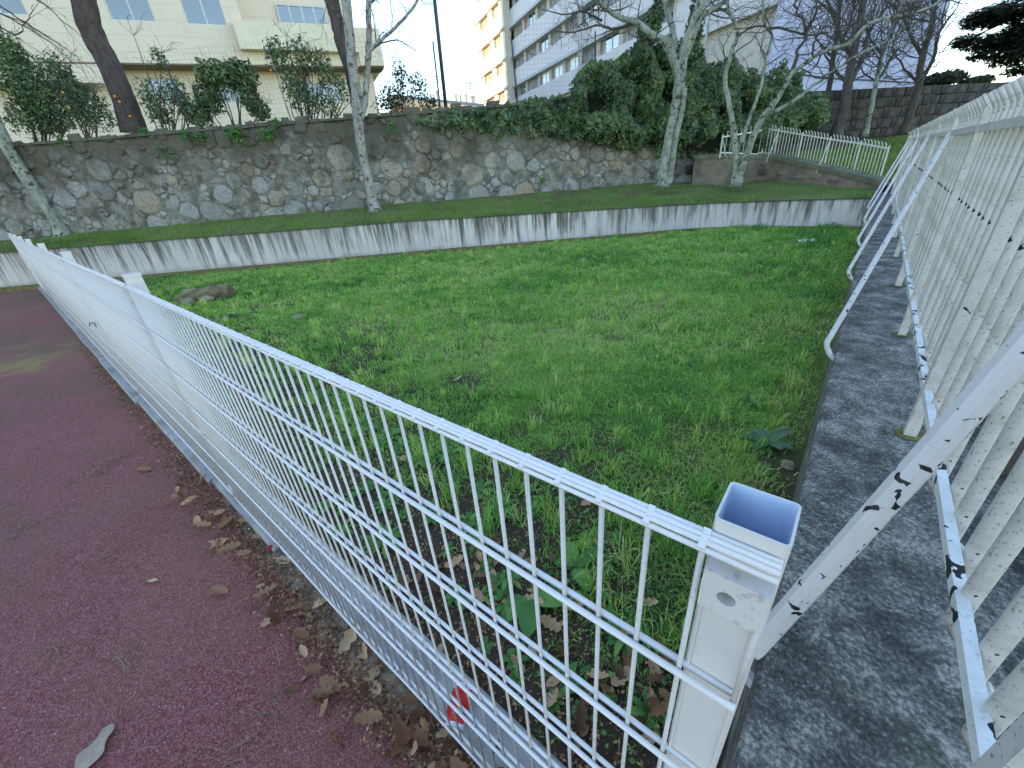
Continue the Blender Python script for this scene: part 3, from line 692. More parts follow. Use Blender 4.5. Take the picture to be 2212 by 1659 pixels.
class Facade:
    def __init__(s, P, d, nrm): s.P = np.array(P, float); s.d = np.array(d, float)/np.linalg.norm(d); s.n = np.array(nrm, float)/np.linalg.norm(nrm)
    def pt(s, u, z, o=0.0): q = s.P+s.d*u+s.n*o; return (q[0], q[1], z)
    def quad(s, mb, u0, u1, z0, z1, o=0.0, flip=False):
        mb.add([s.pt(u0,z0,o), s.pt(u1,z0,o), s.pt(u1,z1,o), s.pt(u0,z1,o)], [(0,1,2,3)])
        mb.uv = (mb.uv or [])+[(u0,z0),(u1,z0),(u1,z1),(u0,z1)]
    def block(s, mb, u0, u1, z0, z1, o0, o1):
        for (a, b, c, d_, uv4) in ((( u0,z0,o1),(u1,z0,o1),(u1,z1,o1),(u0,z1,o1), [(u0,z0),(u1,z0),(u1,z1),(u0,z1)]),
            ((u0,z1,o1),(u1,z1,o1),(u1,z1,o0),(u0,z1,o0), [(u0,0),(u1,0),(u1,.5),(u0,.5)]), ((u0,z0,o0),(u1,z0,o0),(u1,z0,o1),(u0,z0,o1), [(u0,0),(u1,0),(u1,.5),(u0,.5)]),
            ((u0,z0,o0),(u0,z0,o1),(u0,z1,o1),(u0,z1,o0), [(o0,z0),(o1,z0),(o1,z1),(o0,z1)]), ((u1,z0,o1),(u1,z0,o0),(u1,z1,o0),(u1,z1,o1), [(o1,z0),(o0,z0),(o0,z1),(o1,z1)])):
            mb.add([s.pt(*a), s.pt(*b), s.pt(*c), s.pt(*d_)], [(0,1,2,3)]); mb.uv = (mb.uv or [])+uv4
def window(F, root, u0, u1, z0, z1, o, glass=None, mull=2, fmat=None):
    fr = MB(); t = .05; glass = glass or M_GLASS; fmat = fmat or M_FRAME
    for (a, b, c, d_) in ((u0,u1,z0,z0+t),(u0,u1,z1-t,z1),(u0,u0+t,z0+t,z1-t),(u1-t,u1,z0+t,z1-t)): F.block(fr, a, b, c, d_, o-.03, o+.04)
    for k in range(1, mull): c = u0+(u1-u0)*k/mull; F.block(fr, c-t/2, c+t/2, z0+t, z1-t, o-.03, o+.035)
    w = part("window", fr, fmat, root); g = MB(); F.quad(g, u0+t*.5, u1-t*.5, z0+t*.5, z1-t*.5, o); part("pane", g, glass, w)
    return w
# grey apartment block
gP, gd = np.array([-5.9, 29.4]), np.array([-.882, .471]); gn = np.array([-.471, -.882])
GF = Facade(gP, gd, gn)
gb = thing("grey_apartment_block", "long pale grey tiled apartment block with rows of recessed windows behind the ivy", "building", (-20, 37, 1.3))
W = MB(); GF.quad(W, 0, 33, 0, 25, -.32); part("recessed_wall", W, M_JAMB, gb)
rows = [8.15+2.63*k for k in range(0, 6)]
sp = MB()
prev = 6.65
for z in rows+[24.5]:
    GF.block(sp, 7.2 if z > rows[0] else 7.2, 33, prev, z if z < 24 else 25, -.32, 0); prev = z+1.0
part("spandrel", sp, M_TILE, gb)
bd = MB()
for z in rows: GF.block(bd, 4.4, 33, z+1.0, z+1.22, 0, .28)
part("overhang_band", bd, M_SILL, gb)
rt_ = MB(); 
for (z0_, z1_) in ((-.5, 6.65),): GF.block(rt_, 0, 33, z0_, z1_, -1.2, -.8)
GF.block(rt_, 0, 4.4, 6.65, 25, -.32, .02); part("wall_end", rt_, M_TILE, gb)
ext = MB(); GF.block(ext, 4.4, 7.2, 6.65, 25, -.32, -.02)
part("corner_panel", ext, M_TILE, gb)
us = [30.2, 27.1, 24.6, 21.9, 19.0, 16.3, 13.3, 10.4, 7.6]
for ri, z in enumerate(rows[:5]):
    for k, u in enumerate(us):
        w = 1.75 if k < 5 else 2.0
        gl = M_GLASS_W if ri == 0 and k in (2, 3, 4) else (M_SHUT if (k+ri) % 3 else M_GLASS)
        window(GF, gb, u, u+w, z+(.0 if gl is not M_SHUT else 0), z+.99, -.24, gl, 2, M_FRAME if gl is M_GLASS_W else M_SILL)
    for k, u in enumerate(us): pr = MB(); GF.block(pr, u-.55, u-.05, z, z+1.0, -.32, -.06); part("pier", pr, M_JAMB, gb)
GS = Facade(gP+gd*33.0, gd, gn); sb = MB(); prev = 0.
for z in rows+[24.5]:
    GS.block(sb, 0, 8.6, prev, z if z < 24 else 25, -2, .8); prev = z+1.0
GS.quad(sb, 0, 8.6, 6, 25, .55)
for z in rows: GS.block(sb, 0, 1.1, z, z+1., .0, .78); GS.block(sb, 7.6, 8.6, z, z+1., .0, .78); GS.block(sb, 3.3, 4.6, z, z+1., .0, .78)
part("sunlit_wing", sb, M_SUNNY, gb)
bd = MB()
for z in rows: GS.block(bd, -.15, 8.75, z+1.0, z+1.2, .8, 1.05)
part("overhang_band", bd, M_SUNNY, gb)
for z in rows[:5]:
    for u in (1.25, 2.3, 4.8, 6.1): window(GS, gb, u, u+(.95 if u < 3 else 1.2), z, z+1., .6, M_SHUT2 if u != 6.1 else M_SHUT2, 2, M_JAMB)
gp = np.array([.471, .882]); GG = Facade(gP, gp, (.882, -.471)); gm = MB(); GG.quad(gm, 0, 14.6, -.5, 25, 0.0); GG.quad(gm, 0, 0.01, 0, 25, 0)
part("gable_wall", gm, M_GABLE, gb)
bk = MB(); e0 = gP+gp*14.6; e1 = gP+gd*41.6+gp*14.6; e2 = gP+gd*41.6; bk.add([(*e0,-.5),(*e1,-.5),(*e1,25),(*e0,25),(*e2,-.5),(*e2,25),(*gP,25)], [(0,1,2,3),(1,4,5,2),(3,2,5,6)]); part("rear_wall", bk, M_GABLE, gb)
pp = MB(); q0, q1 = GF.pt(4.4, 3, .08), GF.pt(4.4, 24, .08); pp.tube([q0, q1], .07, 8); pp.tube([GF.pt(18.4, 6.7, .33), GF.pt(18.4, 24, .33)], .05, 8); pp.tube([GF.pt(17.9, 6.7, .33), GF.pt(17.9, 24, .33)], .05, 8); part("drain_pipe", pp, M_SILL, gb)
cb = MB(); cb.tube([GG.pt(.2, 3.95, .05), GG.pt(5, 3.6, .06), GG.pt(14, 3.3, .05)], .03, 5); part("cable", cb, M_DARKMETAL, gb)

# cream building
bP, bd_ = np.array([-21.5, 16.3]), np.array([-.427, -.904]); bn = np.array([.904, -.427]); BF = Facade(bP, bd_, bn)
bb = thing("cream_building", "cream panelled building with reflecting windows and a balcony behind the shrubs", "building", (-24, 12, 1.3))
w = MB()
def wall_with_holes(F, mb, u0, u1, z0, z1, holes, o):
    us_ = sorted({u0, u1, *[h[0] for h in holes], *[h[1] for h in holes]})
    for a, b in zip(us_[:-1], us_[1:]):
        hs = sorted([(h[2], h[3]) for h in holes if h[0] <= a+1e-6 and h[1] >= b-1e-6]); z = z0
        for (q0, q1) in hs:
            if q0 > z: F.quad(mb, a, b, z, q0, o)
            z = q1
        if z < z1: F.quad(mb, a, b, z, z1, o)
def reveal(F, mb, h, o, d=.18):
    a, b, c, e = h
    for pts in ([(a,c,o),(b,c,o),(b,c,o-d),(a,c,o-d)], [(a,e,o-d),(b,e,o-d),(b,e,o),(a,e,o)], [(a,c,o-d),(a,e,o-d),(a,e,o),(a,c,o)], [(b,c,o),(b,e,o),(b,e,o-d),(b,c,o-d)]):
        mb.add([F.pt(*p) for p in pts], [(0,1,2,3)]); mb.uv = (mb.uv or [])+[(0,0),(.3,0),(.3,.3),(0,.3)]
hA, hB = (9.1, 10.62, 7.08, 8.55), (6.46, 7.97, 7.06, 8.55)
hl = [(9.1,10.62,9.9,11.4), (6.46,7.97,9.9,11.4)]
wall_with_holes(BF, w, 5.8, 11.6, 5.66, 14, [hA, hB]+hl, 0); wall_with_holes(BF, w, 11.6, 30, 4.96, 14, [(13.2,14.8,7.1,8.6), (16.,17.6,7.1,8.6)], .0)
for h in [hA, hB]+hl+[(13.2,14.8,7.1,8.6), (16.,17.6,7.1,8.6)]: reveal(BF, w, h, 0)
BF.quad(w, 1.2, 5.8, 5.66, 14, -1.0)
w.add([BF.pt(5.8,5.66,-1.0), BF.pt(5.8,14,-1.0), BF.pt(5.8,14,0), BF.pt(5.8,5.66,0)], [(0,1,2,3)]); w.uv += [(0,0),(0,8),(1,8),(1,0)]
BF.block(w, -.2, 1.0, 5.66, 7.16, -9, .25)
BF.block(w, .9, 1.4, 7.16, 14, -9, -.6)
part("wall", w, M_BEIGE, bb)
sf = MB(); BF.block(sf, -.2, 30, 5.60, 5.66, -.95, .02); 
part("soffit", sf, M_SOFFIT, bb)
bal = MB(); BF.block(bal, 1.0, 6.2, 6.15, 7.16, -.2, .45); BF.block(bal, 1.0, 6.2, 5.66, 6.15, -.6, .05)
part("balcony", bal, M_BEIGE2, bb)
lw = MB(); holes = [(9.25,10.5,4.33,5.30), (6.9,8.2,4.33,5.3), (2.15,4.3,4.27,5.16), (12.6,13.8,4.3,5.1)]
wall_with_holes(BF, lw, .3, 30, -1, 5.64, holes, -.9)
for h in holes: reveal(BF, lw, h, -.9, .12)
lw.add([BF.pt(.3,-1,-.9), BF.pt(.3,5.64,-.9), BF.pt(.3,5.64,-10), BF.pt(.3,-1,-10)], [(0,1,2,3)]); lw.uv += [(0,0),(0,6),(9,6),(9,0)]
part("lower_wall", lw, M_BEIGE, bb)
for h, ml in ((hA, 2), (hB, 2), *[(x, 2) for x in hl], ((13.2,14.8,7.1,8.6), 2), ((16.,17.6,7.1,8.6), 2)): window(BF, bb, *h, -.14, M_GLASS, ml)
window(BF, bb, 2.0, 4.2, 7.15, 8.2, -.9, M_GLASS, 4)
for h in holes: window(BF, bb, *h, -1.0, M_GLASS, 3)
rf = MB(); BF.block(rf, 1.4, 30, 13.5, 14.1, -12, .3); part("roof", rf, M_BEIGE2, bb)

# far low terracotta coloured house row
M_PINK = two_tone("peach_render", (.52,.30,.20), (.60,.37,.26), .6, .8, 5, .1); M_ROOF = two_tone("grey_green_roof", (.16,.18,.17), (.24,.25,.24), 1, .8, 5, .2)
fb = Vector((-55, 50, 0)); D0 = 62
def fp_(px, py, D): return np.array(ray(px, py)*D/np.linalg.norm(ray(px, py)[:2]))
hb = thing("peach_house_row", "distant low peach coloured house row with cream chimneys under a grey roof", "building", (-48, 42, 1.3))
A, B = fp_(835, 200, 58), fp_(1075, 225, 74)
A2, B2 = fp_(835, 210, 56), fp_(1075, 234, 72)
dvec = (B-A); mb = MB()
back = np.array([-6., 8., 0])
mb.add([A2, B2, B+back*.1, A+back*.1], [(0,1,2,3)]); mb.add([A+back*.1, B+back*.1, B+back, A+back], [(0,1,2,3)]); part("roof", mb, M_ROOF, hb)
mb = MB(); lo = lambda p, dz: (p[0], p[1], p[2]+dz)
mb.add([A2, B2, lo(B2,-.75), lo(A2,-.75)], [(3,2,1,0)]); part("eaves", mb, M_BEIGE2, hb)
a_, b2_ = A2+back*.06, B2+back*.06
mb = MB(); mb.add([lo(a_,-.6), lo(b2_,-.6), (b2_[0],b2_[1],0), (a_[0],a_[1],0)], [(3,2,1,0)]); part("wall", mb, M_PINK, hb)
for (px, py, wp, hp) in ((944,198,7,14), (984,206,5,9), (994,208,5,9), (1006,206,5,11), (1019,209,9,11)):
    t = (px-840)/(1075-840); D = 60+16*t*.8; c = fp_(px, py, D); c2 = fp_(px+wp, py, D); c3 = fp_(px, py+hp+8, D); m_ = MB()
    dd = Vector(c2)-Vector(c); n = Vector((-dd.y, dd.x, 0)).normalized()*dd.length
    pl = [Vector(c3), Vector(c3)+dd, Vector(c3)+dd+n, Vector(c3)+n]
    m_.prism(pl, (0,0,c[2]-c3[2])); m_.prism([p+Vector((0,0,c[2]-c3[2]))-(dd+n)*.08 for p in pl[:1]]+[pl[1]+Vector((0,0,c[2]-c3[2]))+(dd-n)*.08, pl[2]+Vector((0,0,c[2]-c3[2]))+(dd+n)*.08, pl[3]+Vector((0,0,c[2]-c3[2]))+(n-dd)*.08], (0,0,.15)); part("chimney", m_, M_BEIGE2, hb)
for (px0, px1, py) in ((1005,1022,232), (985,995,228), (900,908,226)):
    m_ = MB(); D = 63; p0, p1 = Vector(fp_(px0, py, D-1.5)), Vector(fp_(px1, py, D-1.5)); m_.prism([p0, p1, p1+Vector((0,0,-1.2)), p0+Vector((0,0,-1.2))], (.1,-.1,0)); part("window", m_, M_FRAME, hb)
an = MB()
for (px, py0, py1) in ((945,163,190), (1016,178,192)):
    a, b = fp_(px, py0, 66), fp_(px, py1, 66); an.tube([a, b], .05, 4)
    for k in range(3): c = Vector(a)+Vector((0,0,-.3*k-.1)); an.tube([c+Vector((-.5,-.5,0)), c+Vector((.5,.5,0))], .03, 4)
part("aerial", an, M_DARKMETAL, hb)

# unseen slab added on the sun's side, behind the camera, to shade yard and facade
sb_ = thing("shade_block", "tall block of flats beyond the track on the low sun's side", "building", (-60, -25, -1.6))
Sx, Sy = math.cos(rad(SUN_AZ)), math.sin(rad(SUN_AZ)); perp = np.array([-Sy, Sx])   # (.57,-.82)
def block_pt(u, v, z): q = perp*u+np.array([Sx, Sy])*v; return (q[0], q[1], z)
mb = MB(); corners = [(-57.2, 62), (25, 62), (25, 76), (-57.2, 76)]
mb.add([block_pt(u, v, -1.6) for u, v in corners]+[block_pt(u, v, 40) for u, v in corners], [(0,1,5,4),(1,2,6,5),(2,3,7,6),(3,0,4,7),(4,5,6,7)]); mb.uv = [(u, 0) for u, v in corners]+[(u, 41) for u, v in corners]
part("wall", mb, M_BEIGE, sb_)

# ------------------------------------------------------------------ POLES AND NET
NO = -.25
def wall_plane_pt(px, py, off=NO):
    p = wall_pt(0, off); return onPlane(px, py, p, WD)
def pole(px0, py0, px1, py1, r, label, off=NO, extra=0.0, mat=None):
    a = Vector(wall_plane_pt(px1, py1, off)); t = Vector(wall_plane_pt(px0, py0, off))
    d = (t-a); t = t+d.normalized()*extra; a.z = min(a.z, 1.3); m_ = MB(); m_.tube([a, t], [r, r*.8], 8)
    return solo("metal_pole", m_, mat or M_DARKMETAL, label, "pole", base=a, smooth=True)
pole(938, 0, 963, 242, .055, "tall thick dark metal pole rising from the stone wall top", -.8, 2)
pole(935, 90, 951, 243, .025, "thin dark net pole right beside the tall thick pole")
pole(1104, 78, 1120, 226, .025, "thin dark net pole before the sunlit end of the grey block")
pole(1286, 68, 1286, 140, .025, "thin dark net pole standing out of the ivy")
pole(583, 118, 632, 262, .022, "rusty thin pole leaning among the shrubs above the stone wall", -.3, 0, M_BARK_GREEN)
pole(352, 120, 400, 262, .022, "thin pole among the shrubs above the wall beside the pine trunk", -.3)
net = MB(); c0 = wall_plane_pt(-40, 230)
ztop = []
uL, uR = -9.5, 6.6
def zt_(u): return 3.72+.06*math.sin(u*1.3)+.0*u
u = uL
while u < uR: net.bar(uvz(u, 1.6, NO), uvz(u, zt_(u), NO), .0022, .0022); u += .11
z = 1.7
while z < 3.74: net.bar(uvz(uL, z, NO), uvz(uR, z, NO), .0022, .0022); z += .11
solo("ball_net", net, M_NET, "fine dark mesh net stretched between poles above the stone wall", "net", base=uvz(0, 1.6, NO))

# ------------------------------------------------------------------ LEAF CLOUDS
def leaves_mesh(name, C, Nrm, size, mat, tint, aspect=.5, fold=.15, droop=None):
    n = len(C); C = np.asarray(C, float); Nrm = np.asarray(Nrm, float); Nrm /= np.linalg.norm(Nrm, axis=1)[:, None]+1e-9
    R_ = RNG.normal(size=(n, 3)); 
    if droop is not None: R_ += droop
    T = R_-Nrm*(R_*Nrm).sum(1)[:, None]; T /= np.linalg.norm(T, axis=1)[:, None]+1e-9; Bn = np.cross(Nrm, T)
    s = np.asarray(size).reshape(-1, 1)*np.ones((n, 1))
    V = np.stack([C-T*s*.5, C+Bn*s*aspect*.5+Nrm*s*fold, C+T*s*.5, C-Bn*s*aspect*.5+Nrm*s*fold], 1).reshape(-1, 3)
    b = np.arange(n)[:, None]*4; Fi = np.concatenate([b+np.array([[0,1,2]]), b+np.array([[0,2,3]])], 1).reshape(-1, 3)
    return fast_mesh(name, V, Fi, mat, np.repeat(tint, 4))
def attach(name, me, root, base=None):
    b = np.array(root.location); nvt = len(me.vertices); co = np.zeros(nvt*3, np.float32); me.vertices.foreach_get("co", co)
    co = co.reshape(-1, 3)-b.astype(np.float32); me.vertices.foreach_set("co", co.ravel()); me.update(); return link(name, me, root)
def blob_points(c, r, n, shell=.45):
    d = RNG.normal(size=(n, 3)); d /= np.linalg.norm(d, axis=1)[:, None]; q = (RNG.random(n)**.5*(1-shell)+shell)[:, None]
    lump = 1+.28*np.array([nz(a[0]*2.2+c[0], a[1]*2.2+c[1], a[2]*2.2) for a in d])[:, None]
    P_ = np.array(c)+d*np.array(r)*q*lump; return P_, d+RNG.normal(size=(n, 3))*.5

# ivy on and over the wall: u,z region bulging out of the wall
def ivy_mass(name, label, region, n, bulge, size=.085, base=None):
    pts, nr, ti = [], [], []
    (uk, zt, zb) = region; m = 0
    while m < n:
        u = RNG.uniform(uk[0], uk[-1]); top, bot = np.interp(u, uk, zt), np.interp(u, uk, zb)
        top += .34*nz(u, 0, 9, 1.9)+.22*abs(nz(u, 3, 0, 6)); bot += .30*nz(u, 5, 0, 2.2)
        if top < bot+.1: bot = top-.1
        z = RNG.uniform(bot, top); mid, hf = (top+bot)/2, max((top-bot)/2, .05); e = max(0, 1-((z-mid)/hf)**4)
        off = bulge*(.35+.65*e)*(.75+1.25*nz(u*1.5, z*1.5, 2))+.22*nz(u*5, z*5, 1)
        dens = nz(u*2.1, z*2.1, 20)
        if z < bot+.45 and RNG.random() < .55+.6*dens: continue
        if RNG.random() < .75*max(0, -dens-.05)*2: continue
        if z > top-.25 and RNG.random() < .45: continue
        if u > 6.2: off = min(off, .62)
        depth = off - RNG.random()**2*.35
        if top > 2.3 and z > 1.7 and RNG.random() < .15: depth = -RNG.random()*.8
        p = wall_pt(u, depth+.04); pts.append((p[0], p[1], z)); nr.append((.70+RNG.normal()*.45, -.71+RNG.normal()*.45, .35+RNG.normal()*.45)); ti.append(.45+.55*dens+.25*nz(u*6, z*6, 4)+RNG.normal()*.2); m += 1
    root = thing(name, label, "ivy", base or (pts[0][0], pts[0][1], 1.0))
    me = leaves_mesh("foliage", pts, nr, np.full(len(pts), size)*RNG.uniform(.6, 1.35, len(pts)), M_IVY, np.clip(ti, 0, 1), .85, .1)
    attach("foliage", me, root); return root
def uz(px, py, off=.3):
    q = wall_plane_pt(px, py, off); return float((q[:2]-WA)@WD), float(q[2])
def reg(top, bot, off=.3):
    tu = [uz(*p, off) for p in top]; bu = [uz(*p, off) for p in bot]
    uk = sorted([t[0] for t in tu]); zt = np.interp(uk, [t[0] for t in tu], [t[1] for t in tu]); zb = np.interp(uk, [t[0] for t in bu], [t[1] for t in bu]); return uk, zt, zb
ivy_mass("trailing_ivy", "low strip of ivy trailing over the top of the stone wall", reg([(905,258),(960,242),(1060,236),(1120,224),(1180,216),(1260,205)], [(905,262),(950,278),(1060,287),(1110,300),(1180,295),(1270,310)], .1), 6500, .2, .085)
ivy_mass("ivy_mound", "big dark mound of ivy spilling over the stone wall behind the forked tree", reg([(1230,212),(1250,170),(1285,135),(1330,125),(1390,95),(1450,80),(1520,95),(1560,118),(1600,150),(1640,150),(1700,142),(1740,160),(1775,190),(1790,215)], [(1230,250),(1270,300),(1310,310),(1380,322),(1450,335),(1520,345),(1570,350),(1640,340),(1700,300),(1780,290),(1790,280)], .5), 42000, .75, .088)
core = MB(); k_ = 0
for i in range(30):
    u = 4.6+i*.3
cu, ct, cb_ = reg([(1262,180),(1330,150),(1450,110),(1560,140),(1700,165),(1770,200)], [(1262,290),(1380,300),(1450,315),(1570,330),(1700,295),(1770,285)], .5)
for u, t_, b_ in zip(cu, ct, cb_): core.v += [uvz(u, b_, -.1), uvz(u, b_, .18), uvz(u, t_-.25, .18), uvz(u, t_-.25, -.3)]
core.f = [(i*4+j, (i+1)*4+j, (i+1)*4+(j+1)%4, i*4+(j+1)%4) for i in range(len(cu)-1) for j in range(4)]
M_CORE = two_tone("dark_ivy_inside", (.006,.010,.005), (.02,.024,.012), 6, .95, 20, .5)  # near-black, also for the solid filler added behind the mound's leaves
part("dark_core", core, M_CORE, bpy.data.objects["ivy_mound"])

def ivy_cloud(name, label, blobs, n, size, dist, mat):
    P_, Nn = [], []; tot = sum(b[2]*b[3] for b in blobs)
    for (cx, cy, rx, ry) in blobs:
        r_ = ray(cx, cy); c = r_*(dist/np.linalg.norm(r_[:2])); dep = c@FW; q, d = blob_points(c, (rx*dep/F_PX*.85, rx*dep/F_PX*.8, ry*dep/F_PX*.85), int(n*rx*ry/tot), .15); P_.append(q); Nn.append(d)
    P_, Nn = np.vstack(P_), np.vstack(Nn); root = thing(name, label, "ivy", tuple(P_[0]))
    attach("foliage", leaves_mesh("foliage", P_, Nn, size*RNG.uniform(.6, 1.35, len(P_)), mat, np.clip(RNG.normal(.45, .25, len(P_)), 0, 1), .8, .1), root)
    st = MB(); st.tube([P_.mean(0)-np.array([0,0,1.2]), P_.mean(0)+np.array([0,0,.6])], .03, 5); part("stem", st, M_CORE, root)
ivy_cloud("climbing_ivy", "ivy climbing up the greenish forked tree's trunk above the mound", [(1400,70,28,42),(1440,120,36,38),(1500,60,22,60),(1490,120,34,36),(1385,112,24,26),(1420,30,18,34)], 5200, .088, 14.9, M_IVY)
# ------------------------------------------------------------------ BARE TREES
def grow_twigs(mb, p, d, length, r, level, wig=.25, spread=.8, up=.15):
    n = max(3, int(length/.22)); pts = [p.copy()]; dirs = [d.copy()]
    for i in range(n):
        d = (d+Vector((random.gauss(0, wig), random.gauss(0, wig), random.gauss(0, wig)+up*.3))).normalized(); p = p+d*(length/n); pts.append(p.copy()); dirs.append(d.copy())
    mb.tube(pts, [max(r*(1-.75*i/n), .0035) for i in range(n+1)], 3 if level < 2 else 4, caps=False)
    if level <= 0: return
    for i in range(1, n+1):
        if random.random() < .75:
            s = Vector((random.gauss(0, 1), random.gauss(0, 1), random.gauss(0, .7)+up)).normalized()
            grow_twigs(mb, pts[i].copy(), (dirs[i]*(1-spread*.45)+s*spread).normalized(), length*random.uniform(.35, .6), r*.5, level-1, wig, spread, up)
def smooth_path(pts, rs, k=5, wig=.02):
    P_, R2 = [], []
    for i in range(len(pts)-1):
        a, b = pts[i], pts[i+1]; p0 = pts[i-1] if i else a-(b-a); p3 = pts[i+2] if i+2 < len(pts) else b+(b-a)
        for j in range(k):
            t = j/k; q = .5*((2*a)+(b-p0)*t+(2*p0-5*a+4*b-p3)*t*t+(3*a-p0-3*b+p3)*t**3)
            q = q+Vector((random.gauss(0, wig), random.gauss(0, wig), 0))*(0 if i+j == 0 else 1); P_.append(q); R2.append(rs[i]*(1-t)+rs[i+1]*t)
    P_.append(pts[-1]); R2.append(rs[-1]); return P_, R2
def tree(name, label, base_px, z, limbs, twigs, mat, dist=None, group=None):
    """limbs: list of (pixel points, radii, depth offset at tip); twigs: (limb index, fraction from, count, length, level)"""
    B = np.array(onZ(*base_px, z)) if dist is None else np.array(onFace(*base_px, ray(*base_px)*dist/np.linalg.norm(ray(*base_px)[:2])))
    hdir = np.array([B[0], B[1], 0.]); hd = np.linalg.norm(hdir); hdir /= hd
    root = thing(name, label, "tree", (B[0], B[1], B[2]), group)
    tr, br = MB(), MB(); paths = []
    for li, (pp, rs, dt) in enumerate(limbs):
        pts = []
        for i, (x, y) in enumerate(pp):
            q = onFace(x, y, B); f = 1+(dt*(i/(len(pp)-1)))/hd; pts.append(Vector(q*f))
        P_, R2 = smooth_path(pts, rs, 5, .008 if rs[0] > .05 else .02)
        if li == 0: R2 = [r*(1+.35*math.exp(-i*1.1)) for i, r in enumerate(R2)]
        (tr if rs[0] > .045 else br).tube(P_, R2, 12 if rs[0] > .08 else 7); paths.append((P_, R2))
    for (li, f0, cnt, ln, lv) in twigs:
        P_, R2 = paths[li]
        for _ in range(cnt):
            t = random.uniform(f0, 1)*(len(P_)-1); i = min(int(t), len(P_)-2); p = P_[i].lerp(P_[i+1], t-i); d = (P_[i+1]-P_[i]).normalized()
            s = Vector((random.gauss(0, 1), random.gauss(0, 1), random.gauss(0, .8)+.3)).normalized()
            grow_twigs(br, p, (d*.6+s).normalized(), ln*random.uniform(.6, 1.2), min(R2[i]*.4, .018), lv)
    part("trunk", tr, mat, root, True)
    if br.v: part("branches", br, M_TWIG, root)
    return root
tree("bare_tree", "pale spotted bare tree with twin stems in front of the stone wall", (815,455), -.56,
     [([(812,458),(800,410),(784,330),(774,270),(768,190),(757,100),(746,-20),(742,-80)], [.16,.125,.12,.135,.13,.12,.11,.10], 0),
      ([(778,262),(790,200),(795,130),(797,60),(796,-30),(800,-80)], [.09,.08,.075,.07,.065,.06], .3),
      ([(792,128),(800,108),(840,72),(875,38),(905,-5),(930,-50)], [.06,.05,.04,.035,.03,.02], -.3),
      ([(735,40),(715,15),(690,-20)], [.04,.03,.02], .3), ([(800,105),(830,92),(862,88),(900,110)], [.022,.018,.014,.008], -.5)],
     [(2,.2,7,.9,2), (1,.5,3,.7,2), (3,.3,4,1.0,2), (4,.3,4,.5,1)], M_BARK_LIGHT)
tree("bare_tree", "greenish lichened tree forking into heavy limbs before the ivy mound", (1437,402), -.57,
     [([(1428,404),(1436,350),(1448,290),(1460,230),(1468,180),(1470,140),(1490,80),(1512,20),(1525,-60)], [.17,.13,.125,.13,.14,.15,.14,.13,.12], 0),
      ([(1443,404),(1452,350),(1462,290),(1475,225),(1480,190)], [.10,.07,.065,.06,.05], -.15),
      ([(1468,165),(1452,120),(1440,92),(1410,78),(1375,48),(1340,38),(1300,10),(1270,-20)], [.12,.11,.10,.085,.07,.055,.045,.03], -.6),
      ([(1375,48),(1330,62),(1290,55),(1240,70),(1190,66)], [.04,.032,.024,.018,.01], -1.0),
      ([(1458,110),(1452,60),(1440,20),(1430,-30)], [.09,.07,.06,.05], .4), ([(1505,40),(1540,20),(1580,-10),(1600,-50)], [.07,.055,.045,.03], .5),
      ([(1300,45),(1260,25),(1220,30),(1170,20)], [.03,.022,.015,.008], -1.3)],
     [(2,.35,12,1.1,2), (3,.1,14,.9,2), (4,.4,4,.9,2), (5,.2,8,1.2,2), (6,.1,8,.7,2), (0,.75,4,1.2,2)], M_BARK_GREEN)
tree("bare_tree", "slim multi stemmed lichen spotted tree leaning over the far picket fence", (1590,402), -.70,
     [([(1586,404),(1590,350),(1586,300),(1580,250),(1572,205),(1565,165),(1582,110),(1594,70),(1575,20),(1560,-30)], [.11,.085,.08,.07,.06,.055,.05,.045,.035,.03], 0),
      ([(1594,402),(1602,365),(1614,330),(1632,285),(1648,252),(1668,230),(1688,200),(1710,160),(1728,145),(1780,110),(1830,95),(1880,50),(1950,33),(2010,15),(2060,-20)], [.10,.085,.08,.075,.07,.065,.055,.05,.048,.042,.04,.035,.03,.022,.015], -.4),
      ([(1602,310),(1612,280),(1624,240),(1640,200),(1650,160),(1655,120),(1668,80),(1650,50),(1648,0)], [.06,.05,.045,.04,.035,.035,.03,.025,.02], .3),
      ([(1660,245),(1690,232),(1730,205),(1770,175),(1805,150),(1870,110),(1950,75),(1990,60)], [.05,.042,.035,.03,.026,.02,.014,.008], .3),
      ([(1710,160),(1725,110),(1742,60),(1720,20),(1715,-30)], [.045,.035,.03,.025,.02], .2), ([(1655,62),(1690,60),(1740,75),(1790,70)], [.03,.026,.02,.015], .2),
      ([(1742,62),(1760,30),(1765,-20)], [.03,.022,.015], -.2), ([(1594,80),(1620,60),(1655,55)], [.025,.02,.015], .2)],
     [(0,.5,10,1.0,2), (1,.45,22,1.1,2), (2,.4,12,1.0,2), (3,.4,12,.9,2), (4,.2,10,1.0,2), (5,.1,10,.8,2), (6,.1,6,.8,2), (7,.2,5,.6,1)], M_BARK_GREEN)
FT = [("bare dark tree with a leaning trunk nearest the ivy before the dark wall", 1803, 300, 19.0, [(1803,300),(1822,235),(1832,180),(1842,120),(1858,50),(1865,-20)], .16),
      ("thin pale bare tree in front of the dark block wall", 1860, 296, 19.5, [(1868,296),(1880,240),(1892,180),(1905,120),(1930,50),(1950,0)], .08),
      ("bare tree with a wide forked crown near the gable wall's end", 1955, 290, 21, [(1950,290),(1970,235),(1985,180),(1993,120),(2012,60),(2020,-20)], .13),
      ("faint bare tree rising between the trunks before the gable wall", 1760, 280, 20.5, [(1775,280),(1790,200),(1800,120),(1812,40),(1815,-30)], .10)]
